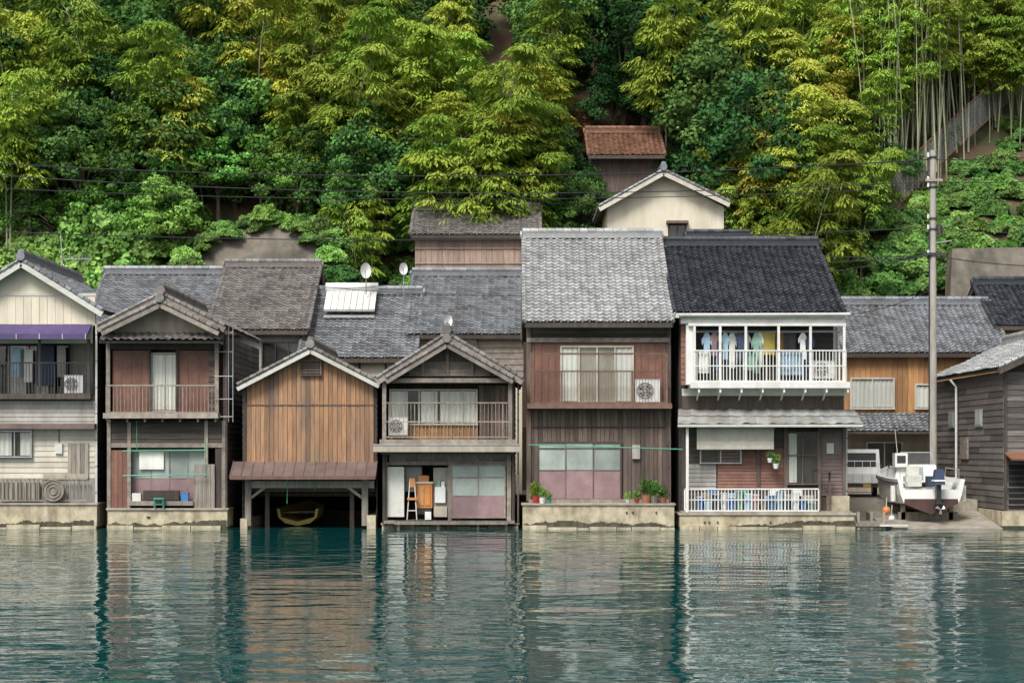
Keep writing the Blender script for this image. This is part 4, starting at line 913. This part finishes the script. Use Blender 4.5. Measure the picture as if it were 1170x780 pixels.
o=Obj('road'); o.box('asphalt','asphalt',-95,95,9.4,10.9,1.024,1.03); o.finish()
def bankwall(name,pts):
    o=Obj(name); v=[]
    for (px,py,d) in pts: v.append((X(px,d),d,Z(py,d)))
    n=len(v); v+=[(a,b+1.2,c-.3) for a,b,c in v]; o.add('wall','concrete_old',v,[tuple(range(n)),tuple(range(2*n-1,n-1,-1))]+[(i,(i+1)%n,n+(i+1)%n,n+i) for i in range(n)],.5)
    o.finish()
bankwall('concrete_retaining_wall',WALL)
bankwall('concrete_retaining_wall',[(1085,360,19.6),(1300,360,19.6),(1300,280,22.3),(1088,284,22.2)])
o=Obj('chain_link_fence')
fp=[(1015,250),(1040,228),(1072,196),(1104,166),(1135,138),(1175,104),(1230,70)]
P=[]
for px,py in fp:
    lo,hi=21.,100.
    for _ in range(30):
        m_=(lo+hi)/2
        if hill(X(px,m_),m_)+.2-Z(py,m_)>0: hi=m_
        else: lo=m_
    P.append(Vector((X(px,lo),lo,Z(py,lo)))+Vector((0,-.5,.3)))
for i,p in enumerate(P): o.tube('post','pole',[p-Vector((0,0,.8)),p+Vector((0,0,2.0))],.06,6)
for a,b in zip(P[:-1],P[1:]):
    for h in (.05,1.95): o.tube('rail','rust',[a+Vector((0,0,h)),b+Vector((0,0,h))],.035,5)
    n=int((b-a).length/.2)
    for i in range(-7,n):
        for s in (0,1):
            t0,t1=i/n,(i+7)/n; z0,z1=0,1.9
            if t0<0: z0=1.9*(-t0)/(t1-t0); t0=0
            if t1>1: z1=1.9*(1-i/n)/(7/n); t1=1
            if s: z0,z1=1.9-z0,1.9-z1
            o.tube('mesh','grey_metal',[a.lerp(b,t0)+Vector((0,0,z0+.05)),a.lerp(b,t1)+Vector((0,0,z1+.05))],.009,3,False)
o.finish()
# ============================================================ potted plants
def potted(px,py,s,mat='terracotta',lm='leaf_kudzu',y=-.75):
    e=link(bpy.data.objects.new('potted_plant',None)); x,z=X(px),Z(py); e.location=(x,y,z)
    o=Obj('pot'); o.tube('pot_body',mat,[(0,0,0),(0,0,.22*s),(0,0,.25*s)],[.1*s,.15*s,.165*s],12); q=o.finish(); q.location=(0,0,0); q.parent=e
    T=Tree(); n=220; C=nrm(rng.normal(0,1,(n,3)))*rng.uniform(.2,1,n)[:,None]*np.array([.24,.2,.3])*s+np.array([0,0,.45*s])
    T.leaves(C,C-np.array([0,0,.2*s])+rng.normal(0,.1,(n,3)),rng.normal(0,1,(n,3)),.13*s,.06*s)
    for i in range(5): T.tube([(0,0,.2*s),tuple(C[i])],.012,.005,4)
    ob=link(bpy.data.objects.new('plant',T.mesh('plant',[lm,'bark']))); ob.parent=e
for a in ((612,574,1.1,'red','leaf_bamboo'),(619,574,.9,'white_plastic'),(627,574,.6,'teal'),(716,574,.6,'off_white'),(726,574,.7,'red'),(737,574,1.3,'terracotta','leaf_broad'),(746,574,1.2,'wood_grey','leaf_kudzu'),(756,574,.9,'terracotta','leaf_broad')): potted(a[0],a[1],a[2],a[3],a[4] if len(a)>4 else 'leaf_kudzu')
potted(884,535,.8,'white_plastic','leaf_kudzu',-.6); potted(877,528,.7,'white_plastic','leaf_broad',-.65)
o=Obj('hanging_chain')
for p,q in ((884,535),(877,528)): o.tube('chain','steel_dark',[(X(p),-.6,Z(488)),(X(p),-.6,Z(q))],.008,4)
o.finish()
# ============================================================ water
m=bpy.data.materials.new('water'); m.use_nodes=True; nt=m.node_tree; N=nt.nodes; L=nt.links; b=N['Principled BSDF']
b.inputs['Base Color'].default_value=(.004,.072,.07,1); b.inputs['Roughness'].default_value=.015; b.inputs['IOR'].default_value=1.42
tc=N.new('ShaderNodeTexCoord'); hs=[]
for sc,amp,det,rot in (((.8,1.05,1),.04,1.2,.25),((2.4,3.3,1),.009,2,-.2),((.16,.24,1),.08,1,.1)):
    mp=N.new('ShaderNodeMapping'); mp.inputs['Scale'].default_value=sc; mp.inputs['Rotation'].default_value=(0,0,rot); L.new(tc.outputs['Object'],mp.inputs[0])
    n=N.new('ShaderNodeTexNoise'); n.inputs['Scale'].default_value=1; n.inputs['Detail'].default_value=det; n.inputs['Roughness'].default_value=.45; L.new(mp.outputs[0],n.inputs['Vector'])
    q=N.new('ShaderNodeMath'); q.operation='MULTIPLY'; q.inputs[1].default_value=amp; L.new(n.outputs[0],q.inputs[0]); hs.append(q)
a=N.new('ShaderNodeMath'); a.operation='ADD'; L.new(hs[0].outputs[0],a.inputs[0]); L.new(hs[1].outputs[0],a.inputs[1])
a2=N.new('ShaderNodeMath'); a2.operation='ADD'; L.new(a.outputs[0],a2.inputs[0]); L.new(hs[2].outputs[0],a2.inputs[1])
bp=N.new('ShaderNodeBump'); bp.inputs['Distance'].default_value=1; bp.inputs['Strength'].default_value=1; L.new(a2.outputs[0],bp.inputs['Height']); L.new(bp.outputs[0],b.inputs['Normal'])
MATS['water']=m
me=bpy.data.meshes.new('sea_water'); me.from_pydata([(-1500,-2500,0),(1500,-2500,0),(1500,9.05,0),(-1500,9.05,0)],[],[(0,1,2,3)]); me.materials.append(m); link(bpy.data.objects.new('sea_water',me))
# ============================================================ light
w=bpy.data.worlds.new('World'); scene.world=w; w.use_nodes=True; nt=w.node_tree; bg=nt.nodes['Background']
sk=nt.nodes.new('ShaderNodeTexSky'); sk.sky_type='NISHITA'; sk.sun_disc=False; sk.sun_elevation=math.radians(50); sk.sun_rotation=math.radians(205); sk.dust_density=4; sk.air_density=1
hsn=nt.nodes.new('ShaderNodeHueSaturation'); hsn.inputs['Saturation'].default_value=.35; nt.links.new(sk.outputs[0],hsn.inputs['Color']); nt.links.new(hsn.outputs[0],bg.inputs[0]); bg.inputs[1].default_value=.15
sl=bpy.data.lights.new('sun','SUN'); sl.energy=3.1; sl.angle=math.radians(20); sl.color=(1,.975,.94); so=link(bpy.data.objects.new('sun',sl))
az=math.radians(205); el=math.radians(50); dirv=Vector((math.sin(az)*math.cos(el),math.cos(az)*math.cos(el),math.sin(el)))
so.rotation_euler=dirv.to_track_quat('Z','Y').to_euler(); so.location=(-20,-40,50)
cam=bpy.data.cameras.new('camera'); co=link(bpy.data.objects.new('camera',cam)); co.location=(0,-70,3); co.rotation_euler=(math.radians(90),0,0)
cam.lens=36*2100/1170; cam.sensor_width=36; cam.shift_y=123/1170; cam.clip_end=6000; scene.camera=co
scene.view_settings.view_transform='Standard'; scene.view_settings.look='None'; scene.view_settings.exposure=0
print('OBJECTS',len(bpy.data.objects))
